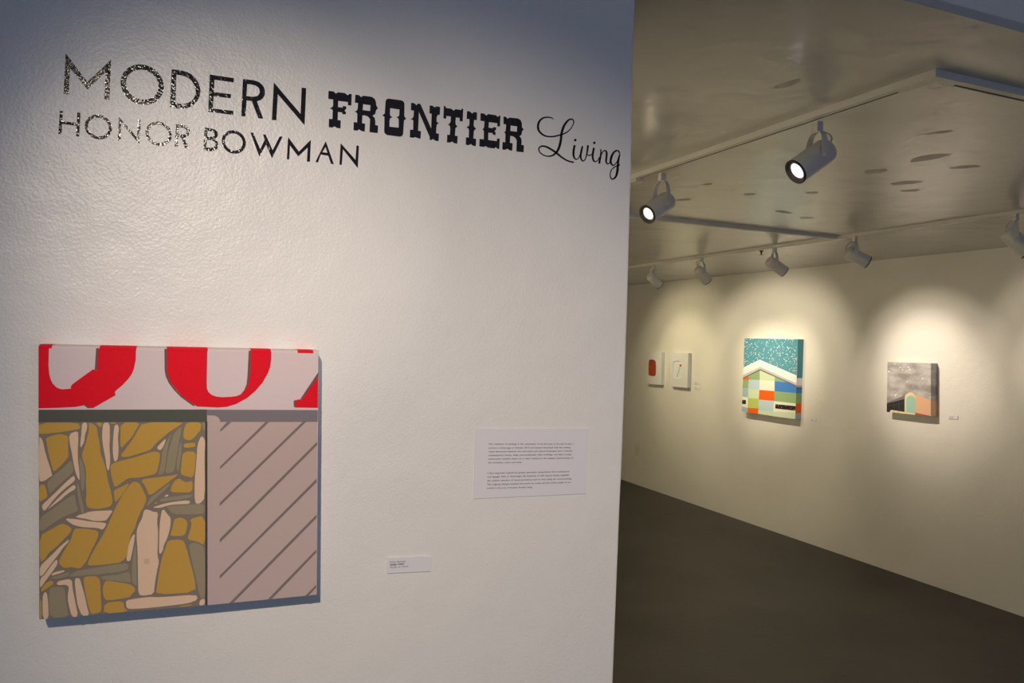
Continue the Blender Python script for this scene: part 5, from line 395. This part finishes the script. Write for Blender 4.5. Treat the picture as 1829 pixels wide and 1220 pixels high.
far_canvas('small square canvas of a pink and mint house under grey starry sky', P3FRONT, P3, P3M, 0.065, side=[('sky', 0, .71), ('pink', .71, 1)], base='sky', extra=st)
def chk(p, n=3, r=.25):
    for _ in range(n):
        o = []
        for i in range(len(p)):
            a = Vector(p[i]); b = Vector(p[(i+1) % len(p)])
            o += [tuple(a.lerp(b, r)), tuple(a.lerp(b, 1-r))]
        p = o; r = .25
    return p
def panel(front, win, label, inside, extra=None):
    root = thing('painting', (XR, sum(p[0] for p in front)/4e4, min(p[1] for p in front)*1e-4), label, 'painting', None)
    hole = chk(chk(win, 1, .14), 2)
    bm = bmesh.new(); prism(bm, [front, hole], RWL, 0.0005, 0.045); fixn(bm); bevel(link('panel', bm, M_white_canvas, root), 0.002)
    bm = bmesh.new(); flat(bm, [hole], RWL, 0.037); link('inset_picture', bm, inside, root)
    if extra: extra(root)
def beads(root):
    bm = bmesh.new(); (ua, za), (ub, _), _, (_, zb) = W1
    for i in range(5):
        for j in range(9):
            u = ua+(ub-ua)*(i+.5)/5; z = za+(zb-za)*(j+.5)/9
            lathe(bm, [(0, .006), (.006, .005), (.0105, .002), (.011, 0)], RWL(u, z, 0.0372), Vector((-1, 0, 0)), 10)
    fixn(bm); link('red_beads', bm, M_redglass, root, True)
panel(A1, W1, 'small white panel with a red mosaic inset, left one of the pair', M_redbase, beads)
def dot(root):
    bm = bmesh.new(); y, z = REDDOT
    flat(bm, [[(y+190*math.cos(k*.393), z+130*math.sin(k*.393)) for k in range(16)]], RWL, 0.0385); link('red_blob', bm, M_reddot, root)
    bm = bmesh.new(); (ya, za), (yb, zb) = STEM
    flat(bm, [[(ya+45, za), (ya-45, za), (yb-45, zb), (yb+45, zb)]], RWL, 0.0382); link('stem', bm, M_stem, root)
panel(A2, W2, 'small white panel with a pale inset and red blob, right one of the pair', M_mintpanel, dot)
labs = ['small white card right of the paired white panels, upper of two', 'small white card right of the paired white panels, lower of two',
        'small white card low to the right of the teal-sky painting', 'small white card to the right of the grey starry-sky painting']
for c, lb in zip(CARDS, labs):
    root = thing('name_card', (XR, c[3][0]*1e-4, c[2][1]*1e-4), lb, 'label card', 'name cards on the gallery wall')
    bm = bmesh.new(); prism(bm, [c], RWL, 0.0005, 0.005, back=True); fixn(bm); link('paper', bm, M_paper, root)
    bm = bmesh.new(); (u0, v0), (u1, v1), (u2, v2), (u3, v3) = c
    for k, ln in ((.3, .5), (.5, .42), (.7, .55)):
        ua, va = u0+(u1-u0)*.1, v0+(v3-v0)*k; ub = u0+(u1-u0)*(.1+ln)
        flat(bm, [[(ua, va+10), (ub, va+10), (ub, va-10), (ua, va-10)]], RWL, 0.0055)
    link('printed_text', bm, M_grayink, root)
# outlet plate
s = SW; y0 = (s[0][0]+s[3][0])/2; y1 = (s[1][0]+s[2][0])/2; zt_ = (s[0][1]+s[1][1])/2; zb_ = (s[2][1]+s[3][1])/2
root = thing('wall_outlet', (XR, (y0+y1)/2e4, zb_*1e-4), 'ivory electrical outlet plate low on the gallery wall below the paired panels', 'electrical outlet')
bm = bmesh.new(); box(bm, XR-0.007, XR-0.0003, y1*1e-4, y0*1e-4, zb_*1e-4, zt_*1e-4); fixn(bm); bevel(link('cover_plate', bm, M_plate, root), 0.003)
for k in (.3, .7):
    zc = (zb_+(zt_-zb_)*k)*1e-4; yc = (y0+y1)/2e4
    bm = bmesh.new(); box(bm, XR-0.009, XR-0.0065, yc-0.017, yc+0.017, zc-0.015, zc+0.015); fixn(bm); bevel(link('socket', bm, M_plate, root), 0.001)

# ------------------------------------------------------------------ lighting tracks
TW, TH = 0.018, 0.020
def track(label, a, b, x_or_y, axis, slot=0.004):
    """axis 'y': runs along y at x; axis 'x': runs along x at y"""
    loc = (x_or_y, a, CEIL) if axis == 'y' else (a, x_or_y, CEIL)
    root = thing('lighting_track', loc, label, 'lighting track')
    def bx(bm, lo, hi, z0, z1):
        if axis == 'y': box(bm, x_or_y+lo, x_or_y+hi, a, b, z0, z1)
        else: box(bm, a, b, x_or_y+lo, x_or_y+hi, z0, z1)
    bm = bmesh.new()
    z0, z1 = CEIL-TH, CEIL
    bx(bm, -TW, slot-0.005, z0, z1); bx(bm, slot+0.005, TW, z0, z1); bx(bm, slot-0.005, slot+0.005, z0+0.010, z1); fixn(bm)
    link('rail', bm, M_track, root)
    bm = bmesh.new(); bx(bm, slot-0.0049, slot+0.0049, z0+0.0012, z0+0.004); fixn(bm); link('slot', bm, M_slot, root)
    return root
def ybox(root, name, x, y, hx, hy, z0, z1, m_, bv=0.002):
    bm = bmesh.new(); box(bm, x-hx, x+hx, y-hy, y+hy, z0, z1); fixn(bm); bevel(link(name, bm, m_, root), bv)
XA_, XD_, YB_, YC_ = 1.815, 3.900, 1.500, 3.905
tA = track('long white ceiling track carrying the two lit spotlights', YB_-TW, 10.0, XA_, 'y', 0.009)
ybox(tA, 'feed_box', XA_+0.006, 3.02, 0.021, 0.055, CEIL-TH-0.016, CEIL-TH+0.0005, M_track)
ybox(tA, 'corner_cap', XA_, YB_+0.05, TW+0.0006, 0.0686, CEIL-TH-0.0012, CEIL-0.0002, M_track, 0.0008)
tB = track('white ceiling track at the upper right, nearest the viewer', XA_+TW+0.001, XD_-TW-0.001, YB_, 'x', 0.009)
ybox(tB, 'end_cap', XA_+TW+0.034, YB_, 0.032, TW+0.0006, CEIL-TH-0.0012, CEIL-0.0002, M_track, 0.0008)
tC = track('white cross track on the ceiling joining the two long tracks', XA_+TW+0.001, XD_-TW-0.001, YC_, 'x', 0.002)
tD = track('long white ceiling track beside the gallery wall carrying the row of unlit-looking spotlights', YB_-TW, 9.0, XD_, 'y', -0.004)
ybox(tD, 'connector', XD_, YC_, TW+0.003, 0.06, CEIL-TH-0.003, CEIL-0.0005, M_track)
ybox(tD, 'feed_box', XD_-0.004, 6.62, 0.024, 0.09, CEIL-TH-0.012, CEIL-TH+0.0005, M_track)

# ------------------------------------------------------------------ spotlights
LAST = {}
def spotlight(P, d, xt, zt, label, lens, group, cord=None, R=0.041, L=0.150, yoke_up=None, twist=0.0):
    P = Vector(P); d = Vector(d).normalized()
    piv = P-d*0.018
    top = Vector((piv.x, piv.y, zt))
    root = LAST['root'] = thing('track_spotlight', top, label, 'spotlight', group)
    bm = bmesh.new()
    prof = [(0, -L/2), (R*.45, -L/2), (R*.78, -L/2+.003), (R*.93, -L/2+.010), (R, -L/2+.022), (R, L/2-.004), (R*.985, L/2), (R*.90, L/2), (R*.90, L/2-.012)]
    lathe(bm, prof, P, d, 48); fixn(bm); hs = link('housing', bm, M_metal, root, True)
    e = hs.modifiers.new('split', 'EDGE_SPLIT'); e.split_angle = math.radians(35)
    bm = bmesh.new(); lathe(bm, [(R*1.005, L/2-.0035), (R*1.012, L/2+.0015), (R*.95, L/2+.003), (R*.66, L/2-.004), (R*.60, L/2-.010)], P, d, 48); link('baffle_ring', bm, M_baffle, root, True)
    bm = bmesh.new(); lathe(bm, [(0, L/2-.006), (R*.3, L/2-.0064), (R*.61, L/2-.0085)], P, d, 32); link('lens', bm, lens, root, True)
    # adapter
    bm = bmesh.new(); hz = 0.032
    box(bm, piv.x-.0125, piv.x+.0125, piv.y-.0125, piv.y+.0125, zt-.012, zt-.0005); box(bm, piv.x-.0125, piv.x+.0125, piv.y-.0125, piv.y+.0125, zt-hz, zt-.012)
    fixn(bm); bevel(link('adapter', bm, M_metal, root), 0.0015)
    # yoke: flat strap arched over the housing
    s = Vector((-d.y, d.x, 0)).normalized()
    if twist: s = Matrix.Rotation(twist, 3, 'Z') @ s
    ap = Vector((piv.x, piv.y, zt-hz-0.001)); up = ap-piv; H = up.length; up.normalize(); wd = s.cross(up).normalized()
    bm = bmesh.new(); prv = None; n = 28
    for k in range(n+1):
        ph = math.pi*k/n; c = math.cos(ph); q = abs(c)
        x = (R+.0025)*(1 if c >= 0 else -1)*(q**0.62); z = H*(math.sin(ph)**0.95)-0.010*(1-math.sin(ph))**2
        w2 = 0.0085+0.004*(q**2)
        cc = piv+s*x+up*z; nr = (s*x/(R**2)+up*max(z, 0)/(H**2)); nr = nr.normalized() if nr.length > 1e-6 else s
        ring = [bm.verts.new(cc+wd*a*w2+nr*b*0.0011) for a, b in ((-1, -1), (1, -1), (1, 1), (-1, 1))]
        if prv:
            for i in range(4): bm.faces.new((prv[i], prv[(i+1) % 4], ring[(i+1) % 4], ring[i]))
        else: bm.faces.new(ring)
        prv = ring
    bm.faces.new(prv[::-1]); fixn(bm); link('yoke', bm, M_metal, root)
    for sg in (-1, 1):
        bm = bmesh.new(); lathe(bm, [(0, R+.009), (.006, R+.009), (.0065, R+.0045), (.0065, R+.002)], piv, s*sg, 16); fixn(bm); link('knob', bm, M_metal, root, True)
    if cord:
        rear = P-d*(L/2-.004)
        a = rear+up*.012; bz = Vector((piv.x, piv.y, zt-hz+.004))
        side = (-d).normalized(); flatd = Vector((side.x, side.y, 0)).normalized()
        pts = []
        c1 = a-d*0.030*cord+Vector((0, 0, .010)); c2 = bz+flatd*0.055*cord-Vector((0, 0, .002))
        for k in range(15):
            u = k/14; pts.append(a*(1-u)**3+c1*3*u*(1-u)**2+c2*3*u*u*(1-u)+bz*u**3)
        bm = bmesh.new(); tube(bm, pts, 0.0026); fixn(bm); link('cord', bm, M_cord, root, True)
    return P+d*(L/2+.004), d
G = 'spotlights over the gallery wall'
info = [('warm lit white spotlight on the long track, nearer the text wall edge', M_lens_warm, XA_, 'lit spotlights on the long track', 0),
        ('bright lit white spotlight on the long track, below the track corner', M_lens_cool, XA_, 'lit spotlights on the long track', 1.0),
        ('white spotlight over the gallery wall, farthest left of the row', M_lens_warm, XD_, G, 0),
        ('white spotlight with a looped cord over the gallery wall, second from left', M_lens_warm, XD_, G, 1.1),
        ('white spotlight over the gallery wall beside the sprinkler head, third from left', M_lens_warm, XD_, G, 0),
        ('white spotlight over the gallery wall just right of the cross track junction', M_lens_warm, XD_, G, 0.6),
        ('white spotlight cut off by the right edge of the picture', M_lens_warm, XD_, G, 0.5)]
ZT = CEIL-TH
WARM = (1.0, 0.85, 0.66)
aims = []
for (P, d), (lb, lens, xt, gr, cd) in zip(LAMPS, info): aims.append(spotlight(P, d, xt, ZT, lb, lens, gr, cd))
P, d = spotlight((3.9, 7.35, 2.30), (0.82, -0.05, -0.56), XD_, ZT, 'white spotlight over the paired panels, behind the text wall', M_lens_warm, G)
aims.append((P, d))
for yy, wh in ((4.3, 'nearest'), (5.8, 'middle'), (7.3, 'farthest')):  # hidden lamps added to raise the warm bounce light in the far room
    aims.append(spotlight((XA_, yy, 2.30), (-0.83, 0.0, -0.56), XA_, ZT, 'added unseen fill spotlight on the long track behind the text wall, %s of three' % wh, M_lens_warm, 'lit spotlights on the long track'))
# (core power, colour, core half angle, halo power, halo half angle, aimed point or None for straight along the housing)
POW = [(60, (1.0, 0.81, 0.48), 42, 0, 0, None), (70, (1.0, 0.85, 0.60), 42, 0, 0, None),
       (34, (1.0, 0.85, 0.58), 23, 20, 44, (XR, 6.02, 1.50)), (40, (1.0, 0.85, 0.60), 23, 24, 44, (XR, 5.74, 1.52)),
       (64, (1.0, 0.84, 0.66), 23.5, 26, 31, (XR, 4.24, 1.54)), (30, (1.0, 0.84, 0.66), 22, 14, 36, None), (30, (1.0, 0.84, 0.68), 24, 12, 36, None),
       (34, (1.0, 0.84, 0.50), 32, 20, 48, None), (185, (1.0, 0.80, 0.47), 42, 0, 0, None), (185, (1.0, 0.80, 0.47), 42, 0, 0, None), (185, (1.0, 0.80, 0.47), 42, 0, 0, None)]
for (P, d), (p, c, h, p2, h2, aim) in zip(aims, POW):
    if aim: d = Vector(aim)-P
    spot('spot_beam', P, d, p, c, h, 0.85, 0.02)
    if p2: spot('spot_halo', P, d, p2, c, h2, 0.6, 0.02)
# the spotlight that lights the text wall, on its own short track in the near room
NP = Vector((-0.50, -0.97, 2.73)); ND = Vector((0.46, YW, 1.35))-NP
CEIL_N = FRONT_H-0.12
root = thing('lighting_track', (-0.9, NP.y, FRONT_H), 'short white ceiling track in the near room, behind the viewer', 'lighting track')
bm = bmesh.new(); box(bm, -0.9, 0.6, NP.y-.10, NP.y-.02, FRONT_H-.02, FRONT_H); fixn(bm); link('rail', bm, M_track, root)
dn = ND.normalized()
Pn, dn = spotlight(NP-dn*0.08, dn, NP.x, 2.795, 'white spotlight in the near room that lights the text wall', M_lens_dim, None)
q = LAST['root'].location
bm = bmesh.new(); box(bm, q.x-.008, q.x+.008, q.y-.008, q.y+.008, q.z, FRONT_H-.0205); fixn(bm); link('drop_stem', bm, M_track, LAST['root'])
spot('spot_beam', Pn, dn, 186, (1.0, 0.84, 0.66), 19.5, 1.0, 0.022)
GP = Vector((-0.12, -0.97, 2.43)); gd = (Vector((0.05, YW, 1.87))-GP).normalized()  # second lamp, added out of view only to put glare on the lettering
Pg, gd = spotlight(GP-gd*0.08, gd, GP.x, 2.545, 'added unseen low narrow spotlight in the near room, for glare on the wall lettering', M_lens_dim, None)
q = LAST['root'].location
bm = bmesh.new(); box(bm, q.x-.008, q.x+.008, q.y-.008, q.y+.008, q.z, FRONT_H-.0205); fixn(bm); link('drop_stem', bm, M_track, LAST['root'])
spot('spot_beam', Pg, gd, 42, (1.0, 0.86, 0.70), 9.5, 1.0, 0.022)

# ------------------------------------------------------------------ sprinkler head
sx, sy = 4.04, 4.80
root = thing('sprinkler_head', (sx, sy, CEIL), 'tiny dark sprinkler head on the ceiling left of the third gallery spotlight', 'sprinkler')
bm = bmesh.new(); lathe(bm, [(0, 0.0), (.016, -0.0005), (.015, -.004), (.007, -.007), (.006, -.020), (.004, -.030), (0, -.031)], Vector((sx, sy, CEIL)), Vector((0, 0, 1)), 20); fixn(bm); link('body', bm, M_brass, root, True)
bm = bmesh.new(); lathe(bm, [(0, -.031), (.017, -.032), (.017, -.034), (0, -.035)], Vector((sx, sy, CEIL)), Vector((0, 0, 1)), 12); fixn(bm); link('deflector', bm, M_brass, root)
